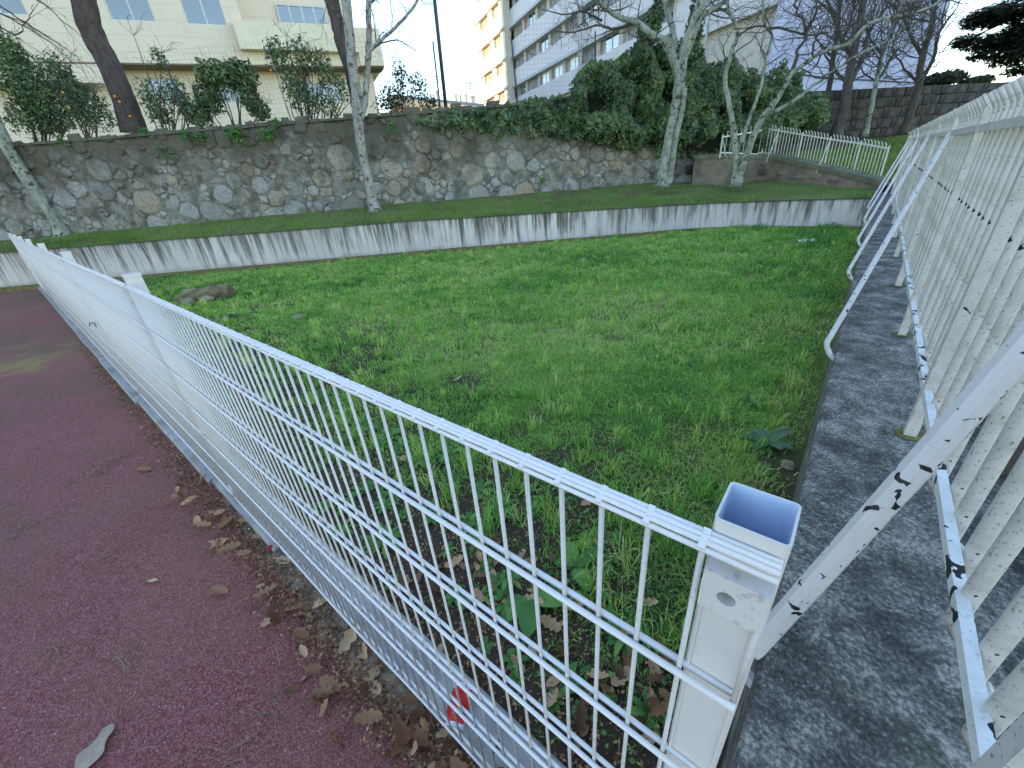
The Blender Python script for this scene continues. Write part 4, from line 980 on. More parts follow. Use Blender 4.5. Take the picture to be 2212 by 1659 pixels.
for lb, bx, by, dist, pp, r in FT:
    k = len(pp); rs = [r*(1-.55*i/(k-1)) for i in range(k)]
    sx = lambda a, b, t: a+(b-a)*t
    m3 = pp[2]; m4 = pp[3]
    tree("bare_tree", lb, (bx, by), 0, [(pp, rs, 0), ([m3, (m3[0]+30, m3[1]-50), (m3[0]+45, m3[1]-110), (m3[0]+80, m3[1]-160)], [r*.5, r*.4, r*.3, r*.15], .5),
        ([m4, (m4[0]-25, m4[1]-40), (m4[0]-45, m4[1]-90), (m4[0]-80, m4[1]-120)], [r*.45, r*.35, r*.25, r*.12], -.5), ([m3, (m3[0]-30, m3[1]-30), (m3[0]-60, m3[1]-80)], [r*.35, r*.25, r*.1], .6)],
        [(0,.35,16,1.9,2), (1,.2,12,1.5,2), (2,.2,12,1.5,2), (3,.2,8,1.3,2)], M_TWIG if r > .09 else M_BARK_GREEN, dist=dist)
tree("leaning_tree", "leaning lichened bare trunk at the far end of the stone wall", (130,512), -.5,
     [([(140,515),(118,470),(75,410),(35,350),(8,300),(-20,240),(-60,180)], [.20,.15,.15,.14,.13,.12,.12], 0), ([(8,300),(-20,270),(-60,250)], [.06,.05,.04], 0)], [], M_BARK_GREEN)
# bare branches hanging in from a tree beyond the frame, rooted above the wall
B0 = np.array(wall_pt(-13.5, -1.5)); rt0 = thing("overhanging_tree", "bare thin branches drooping in front of the cream building's corner", "tree", (B0[0], B0[1], 1.3))
tr = MB(); tr.tube([(B0[0],B0[1],1.2),(B0[0]+.1,B0[1],3.5),(B0[0]+.4,B0[1]+.3,6.),(B0[0]+.6,B0[1]+.3,9.)], [.2,.16,.12,.06], 9); part("trunk", tr, M_TWIG, rt0, True)
br = MB()
for (pp) in ([(-60,-10),(40,40),(110,85),(160,120),(200,150)], [(-60,10),(60,60),(130,110),(185,160)], [(-40,-40),(80,0),(140,50),(190,90)], [(-50,30),(30,75),(60,40),(72,10)], [(-60,60),(30,95),(75,130),(110,165)]):
    pts = [Vector(wall_plane_pt(x, y, -1.0)) for x, y in pp]; pts = [Vector((B0[0]+.4, B0[1]+.3, max(4.5, pts[0].z+.3)))]+pts
    P_, R2 = smooth_path(pts, [.035]+list(np.linspace(.022, .006, len(pts)-1)), 5, .02); br.tube(P_, R2, 4)
    for _ in range(4): i = random.randrange(7, len(P_)-1); grow_twigs(br, P_[i], (P_[i+1]-P_[i]).normalized(), random.uniform(.5, 1.1), .008, 1, .12, .6, -.2)
part("branches", br, M_TWIG, rt0)
# dark thick trunks beyond the wall
def simple_trunk(name, label, pp, rs, off, mat, snag=False):
    pts = [Vector(wall_plane_pt(x, y, off)) for x, y in pp]; P_, R2 = smooth_path(pts, rs, 5, .01)
    root = thing(name, label, "tree", tuple(pts[0])); m_ = MB(); m_.tube(P_, R2, 14); part("trunk", m_, mat, root, True); br = MB()
    top = P_[-1]
    for k in range(7): grow_twigs(br, top+Vector((0,0,.0)), Vector((random.gauss(0, 1), random.gauss(0, 1), .6)).normalized(), 2.2, .05, 2)
    if snag:
        for _ in range(7): i = random.randrange(6, len(P_)-6); br.tube([P_[i], P_[i]+Vector((-.13-.1*random.random(), -.1, .08*random.random()))], [.05, .02], 5)
    part("branches", br, M_BARK_DARK, root); return root
pine_root = simple_trunk("pine_tree", "thick dark pine trunk leaning before the cream building", [(292,288),(268,215),(240,150),(208,90),(186,30),(172,-60),(165,-130)], [.34,.285,.27,.27,.27,.26,.24], -.9, M_BARK_DARK)
simple_trunk("dark_tree", "dark snagged trunk standing close behind the pale twin stemmed tree", [(778,262),(766,200),(757,150),(740,95),(726,40),(712,-20),(700,-100)], [.17,.17,.18,.19,.18,.2,.2], -1.2, M_BARK_DARK, True)

# ------------------------------------------------------------------ SHRUBS above the wall
def shrub(label, blobs, n, size, off, stems, mat=M_LAUREL, name="shrub", dens=1.0, cat="shrub", asp=.42):
    n = int(n*.72); size *= 1.08
    P_, Nn = [], []; tot = sum(b[2]*b[3] for b in blobs); base = None; hub = []
    for (cx, cy, rx, ry) in blobs:
        c = wall_plane_pt(cx, cy, off); dep = c@FW; rw_, rh_ = rx*dep/F_PX*.82, ry*dep/F_PX*.88
        q, d = blob_points(c, (rw_, rw_*.9, rh_), int(n*rx*ry/tot), .2); P_.append(q); Nn.append(d); hub.append(Vector(c))
    P_, Nn = np.vstack(P_), np.vstack(Nn); bp = Vector(wall_plane_pt(stems[0], stems[1], off)); bp.z = 1.3
    root = thing(name, label, cat, tuple(bp)); ti = np.clip(RNG.normal(.45, .22, len(P_)), 0, 1)
    attach("foliage", leaves_mesh("foliage", P_, Nn, size*RNG.uniform(.6, 1.3, len(P_)), mat, ti, asp, .08), root)
    st = MB()
    for h in hub:
        for _ in range(3):
            e = h+Vector((random.gauss(0, .2), random.gauss(0, .2), random.gauss(0, .15))); mid = bp.lerp(e, .5)+Vector((random.gauss(0, .08), random.gauss(0, .08), 0))
            st.tube([bp+Vector((random.gauss(0,.05),random.gauss(0,.05),0)), mid, e], [.022, .016, .007], 5)
            for _ in range(4): grow_twigs(st, e.copy(), Vector((random.gauss(0, 1), random.gauss(0, 1), .8)).normalized(), .45, .006, 1)
    part("stems", st, M_TWIG, root); return root
shrub("dense dark evergreen bush at the left end above the wall", [(40,180,60,85),(95,210,60,80),(20,110,40,45),(80,260,70,40),(150,190,35,50)], 9500, .10, -.7, (60,290))
shrub("sparse orange fruited bush between the dense bush and the pine trunk", [(190,210,40,35),(215,250,45,35),(165,240,40,45),(120,150,40,35)], 2200, .10, -.6, (180,290))
shrub("sparse leggy shrub just right of the pine trunk", [(330,215,38,45),(345,130,18,28),(380,205,35,45),(350,250,40,25),(400,235,25,30)], 1600, .11, -.6, (352,280))
shrub("dark glossy large leaved laurel above the wall in the middle of the shrub row", [(470,165,62,35),(520,165,45,38),(450,215,40,38),(540,215,30,35),(430,250,35,28),(560,235,25,28)], 4200, .15, -.6, (505,275), asp=.38)
shrub("tall loose shrub with pale top leaves beneath the balcony", [(600,120,38,40),(655,125,38,42),(700,150,28,45),(640,180,45,35)], 1900, .11, -.6, (655,262))
shrub("thin leggy shrub beside the dark snagged trunk", [(660,215,50,35),(710,225,35,40),(735,190,20,40)], 1300, .10, -.55, (672,265))
shrub("round airy shrub against the sky between pale tree and tall pole", [(860,205,55,32),(905,190,30,30),(865,160,24,28),(840,225,50,22),(930,225,32,20)], 1500, .095, -.5, (870,255), M_CONIFER)
def orange_at(px, py, off, r, lab, n="orange_fruit"):
    c = Vector(wall_plane_pt(px, py, off)); m_ = MB(); k = 6
    for a in range(k-1):
        pass
    m_.tube([c+Vector((0,0,-r)), c+Vector((0,0,-r*.7)), c, c+Vector((0,0,r*.7)), c+Vector((0,0,r))], [r*.15, r*.72, r, r*.72, r*.15], 8)
    return solo(n, m_, M_ORANGE, lab, "fruit", group="oranges on the bushes above the wall", smooth=True)
M_ORANGE = two_tone("orange_peel", (.65,.22,.02), (.75,.30,.04), 5, .45, 60, .2)
for (px, py) in ((248,208),(258,220),(281,251),(5,203),(136,200),(150,233),(585,152)): orange_at(px, py, -.25, .034, "small orange fruit hanging in the bushes above the stone wall")
# evergreen branch hanging in at the top right; its trunk stands right of the frame
ev = thing("evergreen_tree", "dark evergreen tree hanging its foliage in over the dark wall", "tree", (10.5, 20, .1))
P_, Nn = [], []; bl = [(2175,25,70,26),(2120,40,42,20),(2200,75,50,24),(2140,90,55,18),(2085,88,30,14),(2190,120,50,22),(2130,118,40,12),(2205,150,32,14),(2230,60,50,60)]
for (cx, cy, rx, ry) in bl:
    r_ = ray(cx, cy); c = r_*(16/np.linalg.norm(r_[:2])); dep = c@FW; a_, b_2 = rx*dep/F_PX*.9, ry*dep/F_PX*.9
    q, d = blob_points(c, (a_, a_, b_2), int(rx*ry*1.15), .1); P_.append(q); Nn.append(d*.4+np.array([0,0,1.]))
P_, Nn = np.vstack(P_), np.vstack(Nn)
attach("foliage", leaves_mesh("foliage", P_, Nn, .13*RNG.uniform(.6, 1.3, len(P_)), M_CONIFER, np.clip(RNG.normal(.4, .25, len(P_)), 0, 1), .35, .05), ev)
m_ = MB(); m_.tube([(10.5,20,-.2),(10.3,20,3),(9.8,19.6,7),(9.5,19,11)], [.35,.3,.22,.1], 10); part("trunk", m_, M_BARK_DARK, ev, True)
m_ = MB()
for (cx, cy, rx, ry) in bl: r_ = ray(cx, cy); c = Vector(r_*(16/np.linalg.norm(r_[:2]))); m_.tube([Vector((9.9,19.6,4.5+random.random()*3)), c.lerp(Vector((9.9,19.6,5)), .4)+Vector((0,0,.3)), c], [.08,.05,.015], 5)
part("branches", m_, M_BARK_DARK, ev)
# trees and bushes behind the dark wall
def far_bush(label, px, py, dist, rx, ry, n):
    r_ = ray(px, py); c = r_*(dist/np.linalg.norm(r_[:2])); dep = c@FW; q, d = blob_points(c, (rx*dep/F_PX, rx*dep/F_PX, ry*dep/F_PX), n, .3)
    root = thing("bush", label, "bush", (c[0], c[1], 1.3)); attach("foliage", leaves_mesh("foliage", q, d, .22*RNG.uniform(.6, 1.3, n), M_CONIFER, np.clip(RNG.normal(.5, .2, n), 0, 1), .5, .05), root)
    m_ = MB(); m_.tube([(c[0],c[1],1.2),(c[0],c[1],c[2])], [.08,.04], 6); part("stem", m_, M_BARK_DARK, root)
far_bush("flat topped dark bush peering over the dark wall by the gable", 2040, 170, 34, 38, 14, 1500)
far_bush("low dark bush beyond the wall under the evergreen's foliage", 2110, 176, 34, 28, 9, 900)

# plants growing out of the wall
def fern(label, px, py, r, n, seed):
    c = Vector(wall_plane_pt(px, py, .12)); P_, Nn = [], []
    root = thing("wall_plant", label, "plant", tuple(c)); m_pts = []
    for k in range(n):
        d = Vector((random.gauss(0, 1)+.5, random.gauss(0, 1)-.5, random.gauss(.25, .8))).normalized(); L_ = r*random.uniform(.5, 1.1)
        for j in range(1, 9):
            t = j/8; p = c+d*L_*t+Vector((0,0,-.45*L_*t*t)); P_.append(tuple(p+Vector((random.gauss(0,.008),)*3))); Nn.append((random.gauss(0,.4)+.3, random.gauss(0,.4)-.3, 1))
    ti = np.clip(RNG.normal(.5, .2, len(P_)), 0, 1); attach("fronds", leaves_mesh("fronds", P_, Nn, r*.30*RNG.uniform(.6, 1.2, len(P_)), M_WEED, ti, .4, .05), root)
for i, (lb, px, py, r, n) in enumerate((("small fern tuft just below the wall top under the pine trunk", 312, 283, .22, 26), ("pale green fern clump on the wall top under the sparse shrub", 402, 290, .26, 36), ("second fern clump growing on the wall edge below the laurel", 432, 292, .24, 34),
    ("rounded green fern clump hanging on the wall below the laurel's dark leaves", 510, 288, .33, 60), ("dark green fern clump at the wall top before the leaning thin pole", 578, 290, .30, 56), ("spiky leaved tuft standing on the wall top by the thin pole", 595, 262, .25, 20),
    ("small green plant in the wall face below the pine", 345, 322, .18, 20), ("tiny plant low in the upper wall face", 368, 335, .14, 14), ("green tuft on the wall right beside the pale tree", 842, 272, .24, 26), ("faint plant at the wall's far upper end", 133, 302, .2, 20), ("small weed at the foot of the rubble wall", 1170, 388, .2, 16))): fern(lb, px, py, r, n, i)

# ------------------------------------------------------------------ GRASS
def blades(n, xy, zfn, h, w, tint, lean=.5):
    x, y = xy[:, 0], xy[:, 1]; z = zfn
    th = RNG.uniform(0, 2*np.pi, n); hh = h*RNG.uniform(.45, 1.35, n); ww = w*RNG.uniform(.6, 1.3, n); ln = lean*RNG.uniform(.2, 1.5, n)*hh
    phi = RNG.uniform(0, 2*np.pi, n); cx, sx = np.cos(th)*ww/2, np.sin(th)*ww/2; lx, ly = np.cos(phi)*ln, np.sin(phi)*ln
    B = np.stack([x, y, z], 1)
    v0 = B+np.stack([cx, sx, -.01*np.ones(n)], 1); v1 = B-np.stack([cx, sx, .01*np.ones(n)], 1)
    m0 = B+np.stack([cx*.8+lx*.35, sx*.8+ly*.35, hh*.6], 1); m1 = B+np.stack([-cx*.8+lx*.35, -sx*.8+ly*.35, hh*.6], 1); t = B+np.stack([lx, ly, hh*np.maximum(.22, 1-.5*ln/hh)], 1)
    V = np.stack([v0, v1, m0, m1, t], 1).reshape(-1, 3); b = np.arange(n)[:, None]*5
    Fi = np.concatenate([b+np.array([[0,1,3]]), b+np.array([[0,3,2]]), b+np.array([[2,3,4]])], 1).reshape(-1, 3)
    return V, Fi, np.repeat(tint, 5)
def ngrid(x, y, s, seed=0.0):
    """cheap vectorised value noise, 0..1"""
    X, Y = x*s+seed*13.7, y*s+seed*7.3; xi, yi = np.floor(X), np.floor(Y); fx, fy = X-xi, Y-yi; fx, fy = fx*fx*(3-2*fx), fy*fy*(3-2*fy)
    h = lambda a, b: np.modf(np.abs(np.sin(a*127.1+b*311.7+seed*17.)*43758.5453))[0]
    return (h(xi, yi)*(1-fx)+h(xi+1, yi)*fx)*(1-fy)+(h(xi, yi+1)*(1-fx)+h(xi+1, yi+1)*fx)*fy
ret_xy = np.array([(p[0], p[1]) for p in RET])
def ret_y(x): return np.interp(x, ret_xy[:, 0], ret_xy[:, 1])
BARE = [(*onZ(1635, 600, ZL)[:2], .22), (*onZ(1690, 838, ZL)[:2], .12), (*onZ(1300, 690, ZL)[:2], .2), (*onZ(1320, 735, ZL)[:2], .14), (*onZ(1000, 830, ZL)[:2], .2), (*onZ(1700, 1010, ZL)[:2], .22), (*onZ(1110, 700, ZL)[:2], .15)]
def lawn_sample(n, near):
    out = []; tot = 0
    while tot < n:
        m = n*3; r = near[0]+(near[1]-near[0])*RNG.random(m)**near[2]; a = RNG.uniform(rad(80), rad(181), m); x, y = r*np.cos(a), r*np.sin(a)
        ok = (y > .46) & (x < .045) & (y < ret_y(x)-np.where(x < -3.2, .66, .12)) & (x > -19); x, y = x[ok], y[ok]
        cov = np.clip((y-.5+.9*(ngrid(x, y, 1.7, 1)-.5))/2.2, 0, 1)**1.3           # sparse towards the wire fence
        cov = np.minimum(cov, np.clip((-x+.0+.25*(ngrid(x, y, 2., 5)-.5))/.35, .08, 1)+np.clip((y-4)/4, 0, 1))
        n1, n2_ = ngrid(x, y, 1.1, 2), ngrid(x, y, 4.5, 3); n1 = n1-1.6*sum(np.exp(-((x-bx)**2+(y-by)**2)/br**2) for bx, by, br in BARE); cov = cov*np.clip(-.15+2.0*(n1*.35+n2_*.65), .04, 1)+.02
        k = RNG.random(len(x)) < cov; out.append(np.stack([x[k], y[k]], 1)); tot += k.sum()
    return np.vstack(out)[:n]
def lawn_zv(x, y): return ZL+.0*x
Vs, Fs, Ts, o_ = [], [], [], 0
for n, near, h, w in ((60000, (.6, 3.8, .8), .050, .0060), (72000, (2.6, 7.5, .8), .066, .0095), (66000, (6., 18.5, .75), .075, .015)):
    xy = lawn_sample(n, near); x, y = xy[:, 0], xy[:, 1]; tall = ngrid(x, y, 1.6, 7)*.6+ngrid(x, y, 5., 8)*.4
    hh = h*(.4+1.6*tall**2)*np.clip(.45+y/3.5, .45, 1.15)*(1+.5*np.clip((y-8)/3, 0, 1)); dry = ngrid(x, y, .9, 11)
    ti = .52+.55*(dry-.5)+.25*(ngrid(x, y, 3.3, 21)-.5)+RNG.normal(0, .17, n)+np.where(RNG.random(n) < .08, .4, 0)-.30*(tall-.5)
    V, Fi, T = blades(n, xy, lawn_zv(x, y), hh, w, np.clip(ti, 0, 1), 1.3); Vs.append(V); Fs.append(Fi+o_); Ts.append(T); o_ += len(V)
me = fast_mesh("lawn_grass", np.vstack(Vs), np.vstack(Fs), M_GRASS, np.concatenate(Ts)); o = link("lawn_grass", me); tag(o, "bright green uneven grass covering the lawn behind the wire fence", "grass", kind="stuff")
# taller tufts
Vs, Fs, Ts, o_ = [], [], [], 0
cs = []
for _ in range(60): q_ = onZ(random.uniform(370, 530), random.uniform(640, 690), ZL); cs.append((q_[0], q_[1]))
while len(cs) < 1250:
    r = .9+11*RNG.random()**1.1; a = RNG.uniform(rad(82), rad(172)); x, y = r*math.cos(a), r*math.sin(a)
    if y > .95 and x < -.08 and y < ret_y(x)-.5: cs.append((x, y))
for (x, y) in cs:
    n = int(RNG.uniform(10, 46)); dist = math.hypot(x, y); xy = RNG.normal((x, y), .028, (n, 2)); V, Fi, T = blades(n, xy, np.full(n, ZL), np.full(n, RNG.uniform(.06, .16)), max(.006, dist*.0019), np.clip(RNG.normal(RNG.uniform(.3, .8), .12, n), 0, 1), .75)
    Vs.append(V); Fs.append(Fi+o_); Ts.append(T); o_ += len(V)
me = fast_mesh("grass_tufts", np.vstack(Vs), np.vstack(Fs), M_GRASS, np.concatenate(Ts)); o = link("grass_tufts", me); tag(o, "longer grass tufts scattered through the lawn", "grass", kind="stuff")
# terrace grass
n = 120000; t = RNG.random(n)**.9*.97+.03; w_ = RNG.random(n)
g = np.array([terr(a, b) for a, b in zip(t, w_)]); keep = (RNG.random(n) < (1.25-w_*1.25)*np.clip(-.15+1.5*ngrid(g[:, 0], g[:, 1], 1.2, 4)+.4*ngrid(g[:, 0], g[:, 1], 4., 8), 0, 1)); g = g[keep]; n = len(g)
V, Fi, T = blades(n, g[:, :2], g[:, 2], np.full(n, .05), .010, np.clip(.5+RNG.normal(0, .2, n)+.5*(ngrid(g[:, 0], g[:, 1], 1.0, 6)-.5), 0, 1), .7)
o = link("terrace_grass", fast_mesh("terrace_grass", V, Fi, M_GRASS2, T)); tag(o, "short grass strip between the streaked low wall and the stone wall", "grass", kind="stuff")
# bank grass behind the picket fences
n = 52000; x = RNG.uniform(.64, 3.2, n)**1.0; y = RNG.uniform(-.6, 14, n)**1.0; zz = -1.12+.0192*np.clip(y, 0, 14)
x2, y2 = RNG.uniform(-5, 3.5, 26000), RNG.uniform(14.2, 25, 26000)
fx = [-6.5, -2.9, -.2, .6, 3.5]; fy = [14.2, 15.7, 14.45, 14.2, 17]; ok = (y2 > np.interp(x2, fx, fy)) & ((x2-DW0[0])*DNn[0]+(y2-DW0[1])*DNn[1] > .1); x2, y2 = x2[ok], y2[ok]
z2 = np.interp(x2, [-6.5, -2.9, -.2, .6, 12], [-.35, -.10, -.66, -.85, -.8]); z2 = z2+(.1-z2)*np.clip((y2-np.interp(x2, fx, fy))/6, 0, 1)
xa, ya, za = np.r_[x, x2], np.r_[y, y2], np.r_[zz, z2]; n = len(xa)
V, Fi, T = blades(n, np.stack([xa, ya], 1), za, np.r_[np.full(len(x), .05), np.full(len(x2), .10)], np.r_[np.full(len(x), .006), np.full(len(x2), .02)], np.clip(.4+RNG.normal(0, .17, n), 0, 1), .7)
o = link("bank_grass", fast_mesh("bank_grass", V, Fi, M_GRASS2, T)); tag(o, "grass on the bank seen through the picket fences", "grass", kind="stuff")
# moss specks and small seedlings on the bare soil near the fence
n = 9000; r = .45+3.2*RNG.random(n)**.9; a = RNG.uniform(rad(95), rad(175), n); x, y = r*np.cos(a), r*np.sin(a); ok = (y > .48) & (x < .03) & (y < 2.8); x, y = x[ok], y[ok]
cl_ = ngrid(x, y, 3.2, 12)*.6+ngrid(x, y, 9., 13)*.4; ok = RNG.random(len(x)) < np.clip((cl_-.42)*4, 0, 1)*np.clip((y-.45)/.5, .1, 1); x, y = x[ok], y[ok]; n = len(x)
P_ = np.stack([x, y, ZL+RNG.uniform(.005, .035, n)], 1); me = leaves_mesh("clover", P_, np.stack([RNG.normal(0, .45, n), RNG.normal(0, .45, n), np.ones(n)], 1), RNG.uniform(.012, .030, n), M_WEED, np.clip(RNG.normal(.55, .2, n), 0, 1), .8, .06)
tag(link("ground_cover", me), "small round leaved ground cover on the dark soil by the wire fence", "ground cover", kind="stuff")

# broad-leaved plants ------------------------------------------------
def leaf_strip(base, d, L_, w, arch=.35, lobes=0, curl=0.0, segs=8, side=None, zfloor=None):
    """curved leaf blade as verts and quads: midrib + both edges"""
    d = Vector(d).normalized(); s = Vector((-d.y, d.x, 0)).normalized() if side is None else side; vs, fs = [], []
    for i in range(segs+1):
        t = i/segs; p = Vector(base)+d*L_*t*(1-arch*.2*t)+Vector((0,0,arch*L_*(t-t*t*1.25)))
        prof = math.sin(math.pi*min(t*.97+.03, 1))**.65*(1 if t > .12 else .45)
        if lobes: prof *= (1 if i % 2 else .42)
        ww = w*prof/2; dz = Vector((0,0,ww*.35+curl*random.uniform(-.3, 1)*ww))
        vs += [p-s*ww+dz, p, p+s*ww+dz]
    for i in range(segs): a = i*3; fs += [(a, a+1, a+4, a+3), (a+1, a+2, a+5, a+4)]
    return vs, fs
def rosette(name, label, pos, n, L_, w, mat, arch=.5, lobes=0, cat="plant", group=None, segs=7, dirs=None):
    mb = MB(); ti = []
    for k in range(n):
        an = dirs[k] if dirs else 2*math.pi*(k+random.uniform(-.3, .3))/n; l = L_*random.uniform(.65, 1.15)
        vs, fs = leaf_strip(pos, (math.cos(an), math.sin(an), random.uniform(.1, .5)), l, w*random.uniform(.75, 1.2), arch, lobes, 0, segs); mb.add(vs, fs); ti += [random.uniform(.25, .9)]*len(vs)
    o = solo(name, mb, mat, label, cat, base=pos, group=group, smooth=not lobes); a = o.data.attributes.new("tint", 'FLOAT', 'POINT'); a.data.foreach_set("value", ti); return o
def gp(px, py, z=ZL): return tuple(onZ(px, py, z))
rosette("dock_plant", "large dock plant with one broad upright leaf close behind the wire fence", gp(1150,1300), 4, .19, .085, M_WEED, .45, dirs=[rad(250), rad(20), rad(70), rad(300)])
rosette("dock_plant", "dock plant with drooping wide leaves between the near wires and the post", gp(1240,1230), 4, .16, .075, M_WEED, .35, dirs=[rad(60), rad(330), rad(140), rad(200)])
rosette("thistle", "spiny grey green thistle beside the low wall", gp(1655,962), 7, .20, .085, M_THISTLE, .25, 1, segs=18)
rosette("plantain", "narrow leaved plantain rosette behind the wire fence at the soil's edge", gp(970,985), 12, .14, .03, M_WEED, .5)
rosette("plantain", "plantain rosette on bare soil near the fence's middle wires", gp(1080,1100), 14, .13, .028, M_WEED, .5)
rosette("plantain", "low plantain rosette nearest the fence's bottom wires", gp(830,1170), 12, .14, .028, M_WEED, .4)
rosette("weed_plant", "broad leaved weed on the soil behind the fence's first near panel", gp(845,945), 6, .14, .06, M_WEED, .5)
rosette("weed_plant", "small bright weed with rounded leaves at the grass edge near the fence", gp(900,1000), 8, .10, .04, M_WEED, .5)
rosette("weed_plant", "wide flat weed in the lawn behind the hollow post", gp(1480,790), 10, .15, .045, M_WEED, .6)
rosette("weed_plant", "upright two leaved weed near the thistle", gp(1625,880), 6, .16, .04, M_WEED, 1.3)
rosette("weed_plant", "pale leafed weed beside the old log", gp(500,690), 5, .30, .10, M_THISTLE, .5)
wg = "small broad leaved weeds dotted over the lawn"
proto = [rosette("weed_plant", "small broad leaved weed rosette in the lawn", gp(1500,1180), 8, .07, .028, M_WEED, .5, group=wg), rosette("weed_plant", "small broad leaved weed rosette in the lawn", gp(1300,1220), 9, .09, .022, M_WEED, .6, group=wg)]
k = 0
while k < 150:
    r = .7+3.6*random.random()**1.1; an = rad(random.uniform(86, 168)); x, y = r*math.cos(an), r*math.sin(an)
    if k > 85: x, y = -.15-2.6*random.random(), .52+.85*random.random()
    if y < .5 or x > -.02 or y > 4.2: continue
    c = proto[k % 2].copy(); COL.objects.link(c); ROOTS.append(c); c.location = (x, y, ZL); c.rotation_euler = (random.gauss(0, .12), random.gauss(0, .12), random.uniform(0, 6.28)); s = random.uniform(.5, 1.35); c.scale = (s,)*3; k += 1

# dead leaves ---------------------------------------------------------
def oak_leaf(L_, w, curl=.3, lobes=4, mat=M_DEAD, tint=.6):
    mb = MB(); segs = 13; ph = random.uniform(0, 3)
    for i in range(segs+1):
        t = i/segs; env = math.sin(math.pi*min(.04+t*.94, 1))**.6; lob = .78+.22*math.cos(2*math.pi*lobes*t+ph) if lobes else 1
        ww = w/2*env*lob; z = curl*L_*(.35*math.sin(t*3.0+ph)*.5+.25*t*t); up = curl*ww*random.uniform(.5, 1.2)
        mb.v += [(t*L_, -ww, z+up), (t*L_, 0, z), (t*L_, ww*random.uniform(.85, 1.1), z+up*.8)]
    mb.f = [f for i in range(segs) for f in ((i*3, i*3+1, i*3+4, i*3+3), (i*3+1, i*3+2, i*3+5, i*3+4))]
    st = len(mb.v); mb.tube([(0,0,mb.v[1][2]), (-L_*.16, .004, .002)], .0012, 3)
    me = mb.mesh("dead_leaf", mat, smooth=True); a = me.attributes.new("tint", 'FLOAT', 'POINT'); a.data.foreach_set("value", [tint]*len(mb.v)); return me
def put_leaf(px, py, z, L_, w, rot, label, tint=.6, curl=.3, lobes=4, name="dead_leaf", group=None, mat=M_DEAD, tilt=(0, 0)):
    o = link(name, oak_leaf(L_, w, curl, lobes, mat, tint), None, onZ(px, py, z)); o.rotation_euler = (tilt[0], tilt[1], rot); return tag(o, label, "leaf", group)
ZT_ = -1.63
M_GREYLEAF = two_tone("grey_brown_leaf", (.36,.27,.20), (.46,.36,.27), 30, .75, 200, .3, .002)
def put2(x0, y0, x1, y1, z, w, label, tint, curl, lobes, mat=M_DEAD, tilt=(0, 0)):
    a, b = onZ(x0, y0, z), onZ(x1, y1, z); L_ = float(np.linalg.norm(b-a)); return put_leaf(x0, y0, z, L_, w, math.atan2(b[1]-a[1], b[0]-a[0]), label, tint, curl, lobes, mat=mat, tilt=tilt)
put2(150, 1700, 243, 1565, ZT_+.004, .088, "big flat grey brown leaf lying on the red track", .5, .10, 2, mat=M_GREYLEAF)
put_leaf(735, 1410, ZT_+.01, .115, .06, rad(100), "curled leaf with a bright orange edge by the fence", .85, .8, 3, tilt=(.6, -.4))
put_leaf(795, 1425, ZT_+.008, .10, .06, rad(170), "pale tan curled leaf beside the orange edged one", .75, .6, 3, tilt=(-.3, .2))
put_leaf(790, 1470, ZT_+.004, .07, .045, rad(80), "small pale pink tan leaf alone on the track edge", .8, .35, 0)
put_leaf(625, 1215, ZT_+.006, .105, .062, rad(200), "pale lobed oak leaf lying flat on the track edge", .85, .25, 4)
put_leaf(545, 1160, ZT_+.01, .11, .06, rad(30), "brown oak leaf just up the fence from the red wrapper", .6, .5, 4)
put_leaf(515, 1125, ZT_+.01, .12, .045, rad(60), "long folded tan leaf standing against the fence base", .7, .7, 2, tilt=(.8, 0))
put_leaf(675, 1315, ZT_+.006, .08, .05, rad(80), "ragged pale tan leaf on the litter by the track edge", .85, .35, 4)
put_leaf(890, 1545, ZT_+.02, .13, .10, rad(20), "large dark brown curled leaf by the bottom wires", .18, .7, 4, tilt=(.3, .2))
put_leaf(880, 1610, ZT_+.015, .12, .09, rad(200), "dark brown leaf with a tan tip at the bottom of the fence", .2, .8, 0, tilt=(-.3, .3))
put_leaf(300, 1010, ZT_+.004, .13, .05, rad(20), "grey brown leaf lying far up the red track", .45, .3, 0)
put_leaf(320, 1255, ZT_+.004, .05, .02, rad(40), "tiny whitish leaf scrap in the middle of the track", .95, .2, 0)
put_leaf(960, 1225, ZT_+.01, .10, .065, rad(70), "tan oak leaf on the dark soil seen through the near wires", .75, .4, 4)
put_leaf(1060, 1055, ZT_+.01, .09, .06, rad(200), "reddish brown leaf on the soil before the grass", .5, .4, 4)
put_leaf(1690, 880, ZT_+.01, .10, .06, rad(160), "pale leaf beside the tuft near the low wall", .8, .4, 4)
lg = "dry brown leaves heaped along the kerb under the wire fence"
protos = [oak_leaf(.095, .055, .45, 4, M_DEAD, t) for t in (.15, .35, .5, .65, .8)]+[oak_leaf(.08, .045, .6, 3, M_DEAD, .4), oak_leaf(.07, .04, .3, 0, M_DEAD, .7), oak_leaf(.06, .035, .8, 0, M_DEAD, .25)]
cnt = 0
while cnt < 210:
    if cnt < 95: x = -.25-2.9*random.random()**1.3; y = random.gauss(.12, .055)+(.10 if x > -.9 else 0); z = ZT_+random.uniform(.003, .03)
    else:
        x = .02-1.25*random.random()**1.2; y = random.uniform(.46, .9)+.35*random.random()**2; z = ZT_+random.uniform(.003, .03)
        if x > .04: continue
    if cnt < 95 and y > .235: z = ZT_+random.uniform(.03, .055)
    o = link("dead_leaf", protos[cnt % 8], None, (x, y, z)); o.rotation_euler = (random.gauss(0, .45), random.gauss(0, .45), random.uniform(0, 6.28)); s = random.uniform(.5, 1.15); o.scale = (s,)*3
    tag(o, "dry brown leaf in the litter along the foot of the white wire fence", "leaf", lg); cnt += 1
